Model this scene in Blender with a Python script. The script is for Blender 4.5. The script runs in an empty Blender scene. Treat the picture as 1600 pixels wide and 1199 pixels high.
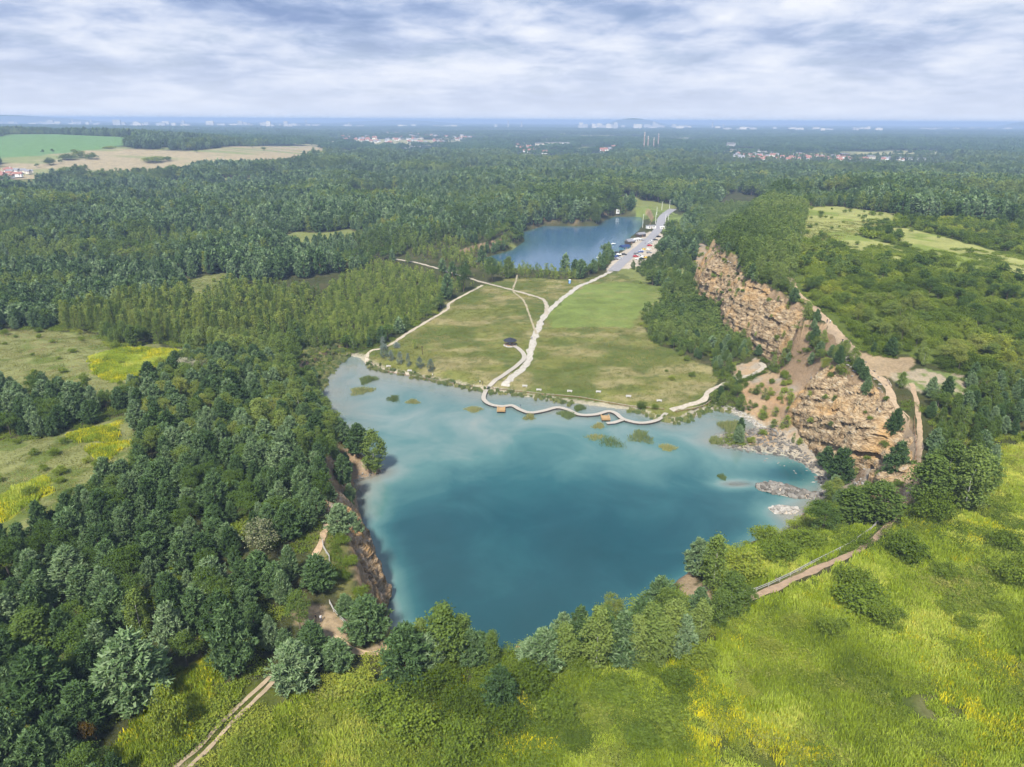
import bpy, bmesh, math, random
import numpy as np
from mathutils import Matrix, Vector

# ------------------------------------------------------------------ camera, world, sun, exposure
sc = bpy.context.scene
R_ = math.radians
CAMZ, FPX, PITCH, ROLL = 110.0, 1101.0, 20.5, 0.30
camM = Matrix.Rotation(R_(90 - PITCH), 4, 'X') @ Matrix.Rotation(R_(ROLL), 4, 'Z')
cam = bpy.data.cameras.new('camera')
cam.sensor_fit = 'HORIZONTAL'; cam.sensor_width = 36.0
cam.lens = FPX / 1600.0 * 36.0
cam.clip_start = 1.0; cam.clip_end = 120000.0
camo = bpy.data.objects.new('camera', cam)
sc.collection.objects.link(camo)
camo.matrix_world = Matrix.Translation((0, 0, CAMZ)) @ camM
sc.camera = camo

SUN_AZ, SUN_EL = math.atan2(-0.24, -0.97), R_(50)      # azimuth measured from +Y towards +X
world = bpy.data.worlds.new('World'); sc.world = world; world.use_nodes = True
wt = world.node_tree; wt.nodes.clear()
def wn(t, **k):
    n = wt.nodes.new(t)
    for a, b in k.items(): setattr(n, a, b)
    return n
sky = wn('ShaderNodeTexSky', sky_type='NISHITA', sun_disc=False, sun_elevation=SUN_EL, sun_rotation=SUN_AZ)
skym = wn('ShaderNodeVectorMath', operation='SCALE'); skym.inputs['Scale'].default_value = 0.10
wt.links.new(sky.outputs[0], skym.inputs[0])
tc = wn('ShaderNodeTexCoord'); sep = wn('ShaderNodeSeparateXYZ')
wt.links.new(tc.outputs['Generated'], sep.inputs[0])
def wmath(op, a, b=None, c=None, clamp=False):
    n = wn('ShaderNodeMath', operation=op, use_clamp=clamp)
    for i, v in enumerate((a, b, c)):
        if v is None: continue
        if isinstance(v, (int, float)): n.inputs[i].default_value = v
        else: wt.links.new(v, n.inputs[i])
    return n.outputs[0]
zz = wmath('ADD', wmath('MAXIMUM', sep.outputs[2], 0.0), 0.18)
px = wmath('DIVIDE', sep.outputs[0], zz); py = wmath('DIVIDE', sep.outputs[1], zz)
comb = wn('ShaderNodeCombineXYZ'); wt.links.new(px, comb.inputs[0]); wt.links.new(py, comb.inputs[1])
def wnoise(scale, detail, rough, off, dist=0.0):
    m = wn('ShaderNodeMapping'); m.inputs['Location'].default_value = off
    wt.links.new(comb.outputs[0], m.inputs[0])
    n = wn('ShaderNodeTexNoise'); n.inputs['Scale'].default_value = scale
    n.inputs['Detail'].default_value = detail; n.inputs['Roughness'].default_value = rough
    n.inputs['Distortion'].default_value = dist
    wt.links.new(m.outputs[0], n.inputs['Vector']); return n.outputs['Fac']
def wramp(fac, stops):
    r = wn('ShaderNodeValToRGB'); e = r.color_ramp.elements
    while len(e) < len(stops): e.new(0.5)
    for el, (p, c) in zip(e, stops): el.position = p; el.color = (*c, 1)
    wt.links.new(fac, r.inputs[0]); return r.outputs[0]
def wmix(f, a, b):
    n = wn('ShaderNodeMix', data_type='RGBA')
    if isinstance(f, (int, float)): n.inputs[0].default_value = f
    else: wt.links.new(f, n.inputs[0])
    for i, v in ((6, a), (7, b)):
        if isinstance(v, tuple): n.inputs[i].default_value = (*v, 1)
        else: wt.links.new(v, n.inputs[i])
    return n.outputs[2]
n1 = wnoise(0.95, 8, 0.56, (4.3, 7.2, 0), 0.2)
n2 = wnoise(3.2, 7, 0.58, (11.0, 2.0, 3.0), 0.25)
nn = wmath('ADD', wmath('MULTIPLY', n1, 0.64), wmath('MULTIPLY', n2, 0.36))
cloud = wramp(nn, [(0.40, (0.215, 0.315, 0.56)), (0.465, (0.385, 0.485, 0.715)), (0.53, (0.63, 0.70, 0.865)), (0.61, (0.86, 0.89, 0.96))])
cov = wmath('MULTIPLY_ADD', wramp(n2, [(0.30, (0.80,)*3), (0.5, (1.0,)*3)]), 1.0, 0.0, True)
cl = wmix(cov, skym.outputs[0], cloud)
hz = wmath('POWER', wmath('SUBTRACT', 1.0, wmath('MULTIPLY', wmath('MAXIMUM', sep.outputs[2], 0.0), 6.6, None, True)), 1.5)
cl2 = wmix(wmath('MULTIPLY', hz, 0.93), cl, (0.745, 0.80, 0.925))
bg = wn('ShaderNodeBackground'); wt.links.new(cl2, bg.inputs[0]); bg.inputs[1].default_value = 0.66
wo = wn('ShaderNodeOutputWorld'); wt.links.new(bg.outputs[0], wo.inputs[0])

sl = bpy.data.lights.new('sun', 'SUN'); sl.energy = 4.9; sl.angle = R_(6.0); sl.color = (1.0, 0.95, 0.86)
so = bpy.data.objects.new('sun', sl); sc.collection.objects.link(so)
sd_ = Vector((math.sin(SUN_AZ) * math.cos(SUN_EL), math.cos(SUN_AZ) * math.cos(SUN_EL), math.sin(SUN_EL)))
so.rotation_euler = (-sd_).to_track_quat('-Z', 'Y').to_euler(); so.location = (0, 0, 300)

vs = sc.view_settings
vs.view_transform = 'Standard'; vs.look = 'None'; vs.exposure = 0.7; vs.gamma = 1.0; vs.use_curve_mapping = False
cy = sc.cycles
cy.use_denoising = True
cy.max_bounces = 3; cy.diffuse_bounces = 1; cy.glossy_bounces = 1; cy.transmission_bounces = 1
cy.volume_bounces = 0; cy.transparent_max_bounces = 8
cy.caustics_reflective = False; cy.caustics_refractive = False
cy.sample_clamp_indirect = 4.0
cy.use_adaptive_sampling = True; cy.adaptive_threshold = 0.03; cy.adaptive_min_samples = 24

rng = np.random.default_rng(7)
random.seed(7)
COL = sc.collection

# ------------------------------------------------------------------ maths helpers
RM = np.array(camM.to_3x3())
def ray(u, v):
    d = np.stack([(np.asarray(u, float) - 800) / FPX, -(np.asarray(v, float) - 599.5) / FPX, -np.ones_like(np.asarray(u, float))], -1)
    return d @ RM.T
def unp(u, v, z):
    d = ray(u, v); t = (np.asarray(z, float) - CAMZ) / np.minimum(d[..., 2], -1e-3)
    return np.stack([d[..., 0] * t, d[..., 1] * t], -1)
def proj(X, Y, Z):
    P = np.stack([X, Y, np.asarray(Z) - CAMZ], -1) @ RM
    w = np.maximum(-P[..., 2], 0.1)
    return 800 + FPX * P[..., 0] / w, 599.5 - FPX * P[..., 1] / w, w
def inpoly(x, y, poly):
    poly = np.asarray(poly, float); ins = np.zeros(np.shape(x), bool); n = len(poly)
    for i in range(n):
        x1, y1 = poly[i]; x2, y2 = poly[(i + 1) % n]
        if y1 == y2: continue
        c = ((y1 > y) != (y2 > y)) & (x < (x2 - x1) * (y - y1) / (y2 - y1) + x1)
        ins ^= c
    return ins
def sdline(X, Y, pts, closed):
    pts = np.asarray(pts, float); n = len(pts); best = np.full(np.shape(X), 1e9); bi = np.zeros(np.shape(X), int); bt = np.zeros(np.shape(X))
    for i in range(n if closed else n - 1):
        ax, ay = pts[i][:2]; bx, by = pts[(i + 1) % n][:2]; dx, dy = bx - ax, by - ay; L = dx * dx + dy * dy + 1e-9
        t = np.clip(((X - ax) * dx + (Y - ay) * dy) / L, 0, 1)
        d = np.hypot(X - ax - t * dx, Y - ay - t * dy)
        m = d < best; best = np.where(m, d, best); bi = np.where(m, i, bi); bt = np.where(m, t, bt)
    return best, bi, bt
def hash2(ix, iy, seed):
    h = (ix.astype(np.int64) * 374761393 + iy.astype(np.int64) * 668265263 + seed * 1442695041) & 0x7fffffff
    h = ((h ^ (h >> 13)) * 1274126177) & 0x7fffffff
    return ((h ^ (h >> 16)) & 0xffff) / 65535.0
def vnoise(x, y, seed=0):
    x = np.asarray(x, float); y = np.asarray(y, float)
    ix = np.floor(x); iy = np.floor(y); fx = x - ix; fy = y - iy
    fx = fx * fx * (3 - 2 * fx); fy = fy * fy * (3 - 2 * fy)
    a = hash2(ix, iy, seed); b = hash2(ix + 1, iy, seed); c = hash2(ix, iy + 1, seed); d = hash2(ix + 1, iy + 1, seed)
    return (a * (1 - fx) + b * fx) * (1 - fy) + (c * (1 - fx) + d * fx) * fy
def fbm(x, y, seed=0, o=4):
    s = 0; a = 0.5; t = 0
    for k in range(o):
        s = s + a * vnoise(x * 2 ** k, y * 2 ** k, seed + k * 17); t += a; a *= 0.55
    return s / t
def sstep(a, b, x):
    t = np.clip((x - a) / (b - a), 0, 1); return t * t * (3 - 2 * t)
def smooth_line(pts, n=8):
    P = np.asarray(pts, float); out = []
    for i in range(len(P) - 1):
        p0 = P[max(i - 1, 0)]; p1 = P[i]; p2 = P[i + 1]; p3 = P[min(i + 2, len(P) - 1)]
        for k in range(n):
            t = k / n
            out.append(0.5 * ((2 * p1) + (-p0 + p2) * t + (2 * p0 - 5 * p1 + 4 * p2 - p3) * t * t + (-p0 + 3 * p1 - 3 * p2 + p3) * t ** 3))
    out.append(P[-1]); return np.array(out)

# ------------------------------------------------------------------ terrain control data (image point, height -> ground point)
LOW = [(560,1035,18),(800,1030,16.5),(900,1020,16.5),(980,980,16),(1060,920,16),(1130,880,15),(800,1199,18),(1200,1100,18),(1160,940,16.5),(1300,880,18),(1390,815,19),(1600,1000,20),(1600,1300,20),
 (600,1300,19),(300,1199,19.5),(0,1199,22),(-300,1199,23),(497,970,20),(450,820,22),(480,890,21),(430,740,18),(300,700,20),(100,900,22),(0,800,19),(-300,800,20),(0,650,18),(-200,600,18),(0,520,16),(200,560,15),(350,600,16),(440,600,12),(470,560,6),(500,520,5),
 (300,440,10),(0,400,14),(-300,400,14),(150,330,14),(400,350,10),(550,450,6),(620,405,8),(700,370,12),(800,340,13),(900,320,14),(1000,310,12),(1060,322,9),
 (560,550,2.0),(640,560,2.4),(700,480,3.2),(760,445,3.4),(830,520,2.8),(820,600,1.8),(930,610,2.0),(900,450,3.3),(1030,460,3.5),(1000,540,2.8),(1090,600,2.4),(1050,640,1.6),
 (1000,395,3.0),(1030,360,3.2),(1060,345,4.5),(960,425,3.2),(900,436,2.8),
 (1120,520,4),(1075,455,4.5),(1050,400,7),(1180,530,9),(1205,545,10),(1130,585,3.2),(1190,572,6),(1160,605,4.5),(1225,640,8.5),(1290,690,8.5),(1345,735,9.5),(1310,765,4),(1195,655,2.6),(1180,690,1.0),(1250,705,3),
 (-100,290,14),(0,275,15),(120,262,22),(100,236,42),(60,214,62),(200,216,60),(-300,230,50),(330,240,36),(280,258,20),(450,236,28),(520,240,16),(600,232,14),
 (700,270,10),(900,260,10),(1100,270,12),(1300,262,12),(1500,290,14),(1800,290,16),(700,215,16),(1000,225,14),(1300,228,14),(1600,240,14),(1900,240,14),(400,205,24),(0,200,40),(800,203,20),(1200,206,20),(1600,210,20),(-200,203,40)]
HIGH = [(1160,940,16.5),(1300,880,18),(1390,815,19),(1600,1000,20),(1600,1300,20),(1200,1100,18),(900,1150,18),(1600,700,25),(1800,800,24),(1440,660,26),(1385,700,24.5),(1400,760,21.5),(1340,630,28),(1290,595,28.5),(1250,570,28),(1285,545,29.5),(1230,505,30),(1400,580,31),(1323,545,33),(1275,480,35.5),
 (1240,440,38),(1215,470,34.5),(1150,432,36),(1100,385,37),(1120,340,38),(1130,310,34),(1250,330,42),(1350,330,42),(1600,340,38),(1800,360,36),(1450,430,38),(1600,500,32),(1300,292,30),(1500,295,22)]
def warp(X, Y): return np.stack([np.asarray(X) / (np.abs(Y) + 150.0) * 1.3, np.log(np.abs(Y) + 150.0)], -1)
class TPS:
    def __init__(s, ctl, lam=2e-3):
        c = np.array(ctl, float); xy = unp(c[:, 0], c[:, 1], c[:, 2]); s.p = warp(xy[:, 0], xy[:, 1]); n = len(c)
        K = s.k(np.linalg.norm(s.p[:, None] - s.p[None], axis=-1)) + lam * np.eye(n)
        A = np.zeros((n + 3, n + 3)); A[:n, :n] = K; A[:n, n] = 1; A[:n, n + 1:] = s.p; A[n, :n] = 1; A[n + 1:, :n] = s.p.T
        b = np.zeros(n + 3); b[:n] = c[:, 2]; s.w = np.linalg.solve(A, b); s.lo = c[:, 2].min() ; s.hi = c[:, 2].max()
    @staticmethod
    def k(r): return r * r * np.log(r + 1e-9)
    def __call__(s, X, Y):
        q = warp(np.ravel(X), np.ravel(Y)); out = np.full(len(q), s.w[-3]) + q @ s.w[-2:]
        for p, w in zip(s.p, s.w): out += w * s.k(np.hypot(q[:, 0] - p[0], q[:, 1] - p[1]))
        return np.clip(out, s.lo - 1, s.hi + 2).reshape(np.shape(X))
tlow, thigh = TPS(LOW), TPS(HIGH)

# lake outlines: (u, v, z of the point used to locate it, bank slope of the edge that starts here)
L1 = [(546,556,0,.15),(528,568,0,.10),(508,590,0,.12),(500,612,0,.5),(512,645,0,.7),(532,676,0,.9),(556,706,0,1.0),(584,728,0,1.3),(598,738,0,1.3),(580,744,0,1.1),(553,750,0,1.2),(557,772,0,2.0),(561,800,0,1.6),(556,826,0,2.0),(568,856,0,2.2),(571,882,0,2.2),(588,912,0,2.4),(594,936,0,3),
 (600,985,9,5),(622,1002,12,5),(660,1006,15,5),(710,1010,15,5),(800,1006,15,5),(850,992,15,5),(905,970,15,5),(965,940,15,5),(1035,905,15,5),(1060,882,14,4),(1085,868,13,4),(1140,846,12,3),(1165,838,11,3),(1200,822,9,2),(1235,802,6,1.5),(1262,786,3,1.0),
 (1286,768,0.5,.55),(1283,750,0,.5),(1262,729,0,.4),(1236,714,0,.35),(1200,708,0,.2),(1165,703,0,.12),(1132,698,0,.12),(1116,689,0,.12),(1125,679,0,.12),(1152,675,0,.12),(1184,668,0,.3),(1168,655,0,.25),(1142,645,0,.2),(1116,640,0,.15),(1096,646,0,.12),(1076,656,0,.08),(1050,662,0,.08),(1034,658,0,.08),
 (985,641,0,.12),(950,637,0,.12),(900,631,0,.12),(850,624,0,.12),(800,617,0,.15),(770,613,0,.2),(750,611,0,.2),(700,601,0,.2),(660,592,0,.2),(620,584,0,.2),(590,578,0,.2),(572,570,0,.2),(562,559,0,.2)]
L2 = [(735,410,0,.5),(762,402,0,.5),(800,391,0,.5),(820,377,0,.6),(815,364,0,.7),(850,353,0,.8),(900,354,0,.8),(935,353,0,.7),(942,346,0,.5),(960,339,0,.2),(1000,339,0,.15),(1006,348,0,.15),(998,360,0,.15),(985,371,0,.15),(976,385,0,.15),(962,398,0,.2),(945,403,0,.3),(930,415,0,.3),(915,424,0,.25),(880,427,0,.2),(830,425,0,.2),(780,423,0,.2),(745,416,0,.25)]
def lake_world(L):
    a = np.array(L, float); xy = unp(a[:, 0], a[:, 1], a[:, 2]); return xy, a[:, 3]
L1w, L1s = lake_world(L1); L2w, L2s = lake_world(L2)
# plateau on the right: (u, v, z, width of the slope of the edge that starts here)
PL = [(1330,1250,18,30),(1300,1000,18,30),(1330,880,18,25),(1385,812,19,14),(1402,770,21.5,8),(1387,705,24.5,7),(1380,655,27,7),(1340,628,28,8),(1292,595,28.5,9),(1247,569,28,9),(1268,548,29,16),(1232,520,29,16),(1222,500,31,9),(1246,484,35,5),(1217,473,34.5,5),(1186,456,35,5),(1150,436,36,5),(1134,406,36.5,5),(1106,391,37,6),(1092,376,37,9),(1106,345,38,40),(1120,312,34,60),(1200,288,26,90),(1500,284,18,120),(2300,300,20,60),(2400,900,22,40),(2000,1300,20,40)]
PLa = np.array(PL, float); PLw = unp(PLa[:, 0], PLa[:, 1], PLa[:, 2]); PLwid = PLa[:, 3]
ISL = [[(1180,757),(1205,753),(1235,760),(1262,768),(1286,772),(1275,779),(1240,777),(1205,770),(1185,765)], [(1200,793),(1222,788),(1250,796),(1240,803),(1210,801)]]
ISLw = [unp([p[0] for p in I], [p[1] for p in I], 0.2) for I in ISL]

def height(X, Y, detail=True):
    X = np.asarray(X, float); Y = np.asarray(Y, float)
    h = tlow(X, Y)
    near = Y < 2500
    if near.any():
        xs, ys = X[near], Y[near]
        d, bi, bt = sdline(xs, ys, PLw, True); ins = inpoly(xs, ys, PLw)
        w = PLwid[bi] * (1 - bt) + PLwid[(bi + 1) % len(PLwid)] * bt
        ed = ((bi >= 4) & (bi <= 8)) | ((bi >= 13) & (bi <= 18)); t = np.where(ins, sstep(0, 1, (d - 2.6 * ed) / w), 0)
        hh = h[near]; hh = hh + (np.maximum(thigh(xs, ys), hh) - hh) * t
        h[near] = hh
    h = h + (18 - h) * sstep(6000, 9000, Y)
    if detail:
        h = h + (fbm(X / 23, Y / 23, 3) - .5) * np.clip(np.abs(h) * .12, .25, 1.6) + (fbm(X / 5, Y / 5, 9, 2) - .5) * .35
        h = h + (fbm(X / 900, Y / 900, 5) - .5) * np.clip((Y - 2500) / 400, 0, 1) * 26
    for W, S in ((L1w, L1s), (L2w, L2s)):
        lo = W.min(0) - 130; hi = W.max(0) + 130
        m = (X > lo[0]) & (X < hi[0]) & (Y > lo[1]) & (Y < hi[1])
        if not m.any(): continue
        xs, ys = X[m], Y[m]; d, bi, bt = sdline(xs, ys, W, True); ins = inpoly(xs, ys, W)
        s = S[bi] * (1 - bt) + S[(bi + 1) % len(S)] * bt
        n_ = fbm(xs / 6, ys / 6, 31, 3) - .5
        bank = 0.12 + s * np.maximum(d + np.where(s < 3, n_ * 3, n_ * 1.2), 0) + np.where(s < .4, .006 * d * d, 0) + np.maximum(d - 9, 0) * 2.5
        hm = np.minimum(h[m], bank)
        hm = np.where(ins, -0.25 - d * 0.22 - 2 * (s > 1) * np.minimum(d, 2), hm)
        h[m] = hm
    for W in ISLw:
        lo = W.min(0) - 6; hi = W.max(0) + 6
        m = (X > lo[0]) & (X < hi[0]) & (Y > lo[1]) & (Y < hi[1])
        if m.any():
            xs, ys = X[m], Y[m]; d, _, _ = sdline(xs, ys, W, True); ins = inpoly(xs, ys, W)
            h[m] = np.where(ins, np.maximum(h[m], np.minimum(.1 + d * .3, .7)), np.maximum(h[m], .1 - d * .5))
    return h

# ------------------------------------------------------------------ terrain grid
def axis(lo, hi, s, g1, m1, g2, m2):
    a = list(np.arange(lo, hi, s)); st = s
    while a[-1] < m2:
        st *= g1 if a[-1] < m1 else g2; a.append(a[-1] + st)
    return a
xr = axis(0, 265, 1.15, 1.03, 1200, 1.07, 34000); xl = axis(0, 175, 1.15, 1.03, 1200, 1.07, 34000)
GX = np.array([-v for v in xl[:0:-1]] + xr); GY = np.array(axis(22, 480, 1.15, 1.014, 1100, 1.03, 42000))
MX, MY = np.meshgrid(GX, GY)
MZ = height(MX, MY)
def zat(X, Y):
    X = np.asarray(X, float); Y = np.asarray(Y, float)
    i = np.clip(np.searchsorted(GX, X) - 1, 0, len(GX) - 2); j = np.clip(np.searchsorted(GY, Y) - 1, 0, len(GY) - 2)
    fx = np.clip((X - GX[i]) / (GX[i + 1] - GX[i]), 0, 1); fy = np.clip((Y - GY[j]) / (GY[j + 1] - GY[j]), 0, 1)
    return (MZ[j, i] * (1 - fx) + MZ[j, i + 1] * fx) * (1 - fy) + (MZ[j + 1, i] * (1 - fx) + MZ[j + 1, i + 1] * fx) * fy
def ground(u, v, it=400):
    """first hit of the view ray through image point (u, v) with the terrain -> world x, y, z"""
    d = ray(u, v); d = d / np.linalg.norm(d); t = 40.0; prev = t
    while t < 40000:
        p = d * t; g = p[2] + CAMZ - zat(p[0], p[1])
        if g < 0: break
        prev = t; t += max(0.4, g * 0.5)
    lo, hi = prev, t
    for _ in range(30):
        m = (lo + hi) / 2; p = d * m
        if p[2] + CAMZ - zat(p[0], p[1]) < 0: hi = m
        else: lo = m
    p = d * hi; return float(p[0]), float(p[1]), float(zat(p[0], p[1]))

# ------------------------------------------------------------------ mesh helpers
def mesh_np(name, V, F, mats=(), mi=None, smooth=False):
    me = bpy.data.meshes.new(name); V = np.asarray(V, np.float32); F = np.asarray(F, np.int32)
    me.vertices.add(len(V)); me.vertices.foreach_set('co', V.ravel())
    k = F.shape[1]; me.loops.add(F.size); me.loops.foreach_set('vertex_index', F.ravel())
    me.polygons.add(len(F)); me.polygons.foreach_set('loop_start', np.arange(len(F), dtype=np.int32) * k)
    try: me.polygons.foreach_set('loop_total', np.full(len(F), k, np.int32))
    except Exception: pass
    for m in mats: me.materials.append(m)
    if mi is not None: me.polygons.foreach_set('material_index', np.asarray(mi, np.int32))
    me.polygons.foreach_set('use_smooth', np.full(len(F), smooth, bool))
    me.update(calc_edges=True); me.validate(); return me
def link(name, data, parent=None):
    o = bpy.data.objects.new(name, data); COL.objects.link(o)
    if parent is not None: o.parent = parent
    return o
def tag(o, label=None, cat=None, group=None, kind=None):
    if label: o['label'] = label
    if cat: o['category'] = cat
    if group: o['group'] = group
    if kind: o['kind'] = kind
    return o
class MB:
    """collects boxes, prisms, tubes and cones into one mesh with a material index for each face"""
    def __init__(s): s.v = []; s.f = []; s.m = []
    def add(s, V, F, m=0):
        b = len(s.v); s.v += [tuple(map(float, p)) for p in V]; s.f += [tuple(b + i for i in f) for f in F]; s.m += [m] * len(F); return s
    def box(s, c, d, rz=0, m=0, taper=1.0):
        x, y, z = d[0] / 2, d[1] / 2, d[2] / 2; ca, sa = math.cos(rz), math.sin(rz); V = []
        for k in (-1, 1):
            t = taper if k > 0 else 1
            for a, b in ((-1, -1), (1, -1), (1, 1), (-1, 1)):
                X, Y = a * x * t, b * y * t; V.append((c[0] + X * ca - Y * sa, c[1] + X * sa + Y * ca, c[2] + k * z))
        return s.add(V, [(0, 3, 2, 1), (4, 5, 6, 7), (0, 1, 5, 4), (1, 2, 6, 5), (2, 3, 7, 6), (3, 0, 4, 7)], m)
    def tube(s, p, q, r0, r1, n=6, m=0, cap=True):
        p, q = Vector(p), Vector(q); d = (q - p).normalized(); a = d.orthogonal().normalized(); b = d.cross(a); V = []
        for P, r in ((p, r0), (q, r1)):
            for i in range(n):
                t = 2 * math.pi * i / n; V.append(P + a * (r * math.cos(t)) + b * (r * math.sin(t)))
        F = [(i, (i + 1) % n, n + (i + 1) % n, n + i) for i in range(n)]
        if cap: F += [tuple(range(n - 1, -1, -1)), tuple(range(n, 2 * n))]
        return s.add(V, F, m)
    def mesh(s, name, mats=(), smooth=False):
        me = bpy.data.meshes.new(name); me.from_pydata(s.v, [], s.f)
        for m in mats: me.materials.append(m)
        me.polygons.foreach_set('material_index', s.m); me.polygons.foreach_set('use_smooth', [smooth] * len(s.f)); me.update(); return me
    def obj(s, name, mats=(), parent=None, smooth=False): return link(name, s.mesh(name, mats, smooth), parent)

# ------------------------------------------------------------------ materials
def newmat(name):
    m = bpy.data.materials.new(name); m.use_nodes = True; t = m.node_tree; t.nodes.clear()
    return m, t, t.nodes.new('ShaderNodeOutputMaterial')
def N(t, typ, ins=None, **k):
    n = t.nodes.new(typ)
    for a, b in k.items(): setattr(n, a, b)
    for a, b in (ins or {}).items():
        if isinstance(b, bpy.types.NodeSocket): t.links.new(b, n.inputs[a])
        else: n.inputs[a].default_value = b
    return n
def mixc(t, f, a, b, bt='MIX'):
    n = t.nodes.new('ShaderNodeMix'); n.data_type = 'RGBA'; n.blend_type = bt
    for i, v in ((0, f), (6, a), (7, b)):
        if isinstance(v, bpy.types.NodeSocket): t.links.new(v, n.inputs[i])
        elif isinstance(v, (int, float)): n.inputs[i].default_value = v
        else: n.inputs[i].default_value = (*v, 1)
    return n.outputs[2]
def ramp(t, f, stops):
    r = t.nodes.new('ShaderNodeValToRGB'); e = r.color_ramp.elements
    while len(e) < len(stops): e.new(.5)
    for el, (p, c) in zip(e, stops): el.position = p; el.color = (*(c if len(c) == 3 else (c[0],) * 3), 1)
    t.links.new(f, r.inputs[0]); return r.outputs[0]
def foliage(name, stops, trans=0.28, patch=0.0, gain=1.0):
    stops = [(p, tuple(min(c * gain, .8) for c in col)) for p, col in stops]
    m, t, out = newmat(name)
    oi = t.nodes.new('ShaderNodeObjectInfo'); ge = t.nodes.new('ShaderNodeNewGeometry')
    f = N(t, 'ShaderNodeMath', {0: oi.outputs['Random'], 1: .55}, operation='MULTIPLY').outputs[0]
    f = N(t, 'ShaderNodeMath', {0: ge.outputs['Random Per Island'], 1: .45, 2: f}, operation='MULTIPLY_ADD').outputs[0]
    if patch:
        nz = N(t, 'ShaderNodeTexNoise', {'Vector': oi.outputs['Location'], 'Scale': patch, 'Detail': 3.0}).outputs['Fac']
        f = N(t, 'ShaderNodeMath', {0: N(t, 'ShaderNodeMapRange', {0: nz, 1: .32, 2: .68}).outputs[0], 1: .62}, operation='MULTIPLY').outputs[0] if False else \
            N(t, 'ShaderNodeMath', {0: N(t, 'ShaderNodeMapRange', {0: nz, 1: .32, 2: .68}).outputs[0], 1: .55, 2: N(t, 'ShaderNodeMath', {0: f, 1: .45}, operation='MULTIPLY').outputs[0]}, operation='MULTIPLY_ADD').outputs[0]
    f = N(t, 'ShaderNodeMapRange', {0: f, 1: .17, 2: .83}).outputs[0]; c = ramp(t, f, stops)
    d = N(t, 'ShaderNodeBsdfDiffuse', {'Color': c}); tr = N(t, 'ShaderNodeBsdfTranslucent', {'Color': mixc(t, .35, c, (.30, .34, .05), 'MIX') if False else c})
    mx = N(t, 'ShaderNodeMixShader', {0: trans, 1: d.outputs[0], 2: tr.outputs[0]})
    t.links.new(mx.outputs[0], out.inputs[0]); return m
def plain(name, col, rough=.7, noise=.25, scale=3.0, spec=.3, metal=0.0):
    m, t, out = newmat(name)
    tc_ = t.nodes.new('ShaderNodeTexCoord')
    nz = N(t, 'ShaderNodeTexNoise', {'Vector': tc_.outputs['Object'], 'Scale': scale, 'Detail': 5.0}).outputs['Fac']
    c = mixc(t, nz, tuple(v * (1 - noise) for v in col), tuple(min(v * (1 + noise), 1) for v in col))
    p = N(t, 'ShaderNodeBsdfPrincipled', {'Base Color': c, 'Roughness': rough, 'Specular IOR Level': spec, 'Metallic': metal})
    t.links.new(p.outputs[0], out.inputs[0]); return m

M = {}
M['pine'] = foliage('pine_needles', [(0.0, (.022, .040, .014)), (.4, (.040, .068, .024)), (.75, (.064, .098, .042)), (1.0, (.104, .140, .072))], .24, gain=2.35)
M['birch'] = foliage('birch_leaves', [(0.0, (.036, .060, .014)), (.5, (.076, .112, .026)), (1.0, (.140, .175, .046))], .32, gain=1.75, patch=.012)
M['poplar'] = foliage('poplar_leaves', [(0.0, (.036, .058, .013)), (.5, (.074, .102, .022)), (1.0, (.130, .150, .032))], .30, gain=2.1)
M['broad'] = foliage('broad_leaves', [(0.0, (.026, .046, .011)), (.5, (.050, .080, .018)), (.85, (.085, .115, .026)), (1.0, (.140, .150, .034))], .28, gain=1.9, patch=.012)
M['shrub'] = foliage('shrub_leaves', [(0.0, (.030, .046, .008)), (.4, (.058, .084, .012)), (.78, (.096, .122, .018)), (1.0, (.138, .150, .024))], .34, gain=2.3, patch=.03)
M['sapling'] = foliage('sapling_leaves', [(0.0, (.042, .066, .013)), (.5, (.088, .120, .022)), (1.0, (.150, .175, .036))], .32, gain=2.1)
M['silver'] = foliage('silver_leaves', [(0.0, (.085, .125, .095)), (.6, (.16, .20, .165)), (1.0, (.25, .29, .25))], .2)
M['rust'] = foliage('rust_leaves', [(0.0, (.07, .05, .012)), (1.0, (.18, .11, .03))], .2)
M['pale'] = foliage('pale_blossom', [(0.0, (.10, .13, .05)), (.5, (.26, .26, .15)), (1.0, (.45, .43, .30))], .2)
M['golden'] = foliage('goldenrod', [(0.0, (.080, .115, .016)), (.30, (.145, .190, .016)), (.55, (.200, .255, .026)), (.80, (.270, .315, .050)), (1.0, (.36, .36, .070))], .36, patch=.07, gain=1.75)
M['bloom'] = foliage('goldenrod_bloom', [(0.0, (.20, .24, .018)), (.5, (.38, .38, .022)), (1.0, (.58, .50, .02))], .3, gain=1.3)
M['herb'] = foliage('tall_herbs', [(0.0, (.07, .10, .016)), (.5, (.13, .165, .024)), (1.0, (.24, .24, .06))], .32, patch=.06, gain=1.5)
M['grass'] = foliage('meadow_grass', [(0.0, (.085, .105, .024)), (.45, (.135, .145, .038)), (.75, (.21, .19, .072)), (1.0, (.30, .25, .125))], .3, patch=.035, gain=1.35)
M['reed'] = foliage('reed_blades', [(0.0, (.055, .085, .030)), (.5, (.10, .125, .045)), (1.0, (.19, .18, .075))], .25, gain=1.9)
M['barkpine'] = plain('pine_bark', (.16, .085, .05), .9, .4, 4)
M['barkbirch'] = plain('birch_bark', (.62, .60, .56), .8, .3, 3)
M['bark'] = plain('grey_bark', (.13, .105, .08), .9, .4, 4)
M['wood'] = plain('brown_timber', (.21, .115, .065), .8, .35, 6)
M['palewood'] = plain('bleached_timber', (.34, .31, .265), .8, .2, 2)
M['newwood'] = plain('honey_timber', (.36, .235, .11), .7, .25, 5)
M['darkwood'] = plain('dark_timber', (.07, .05, .035), .85, .3, 5)
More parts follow.
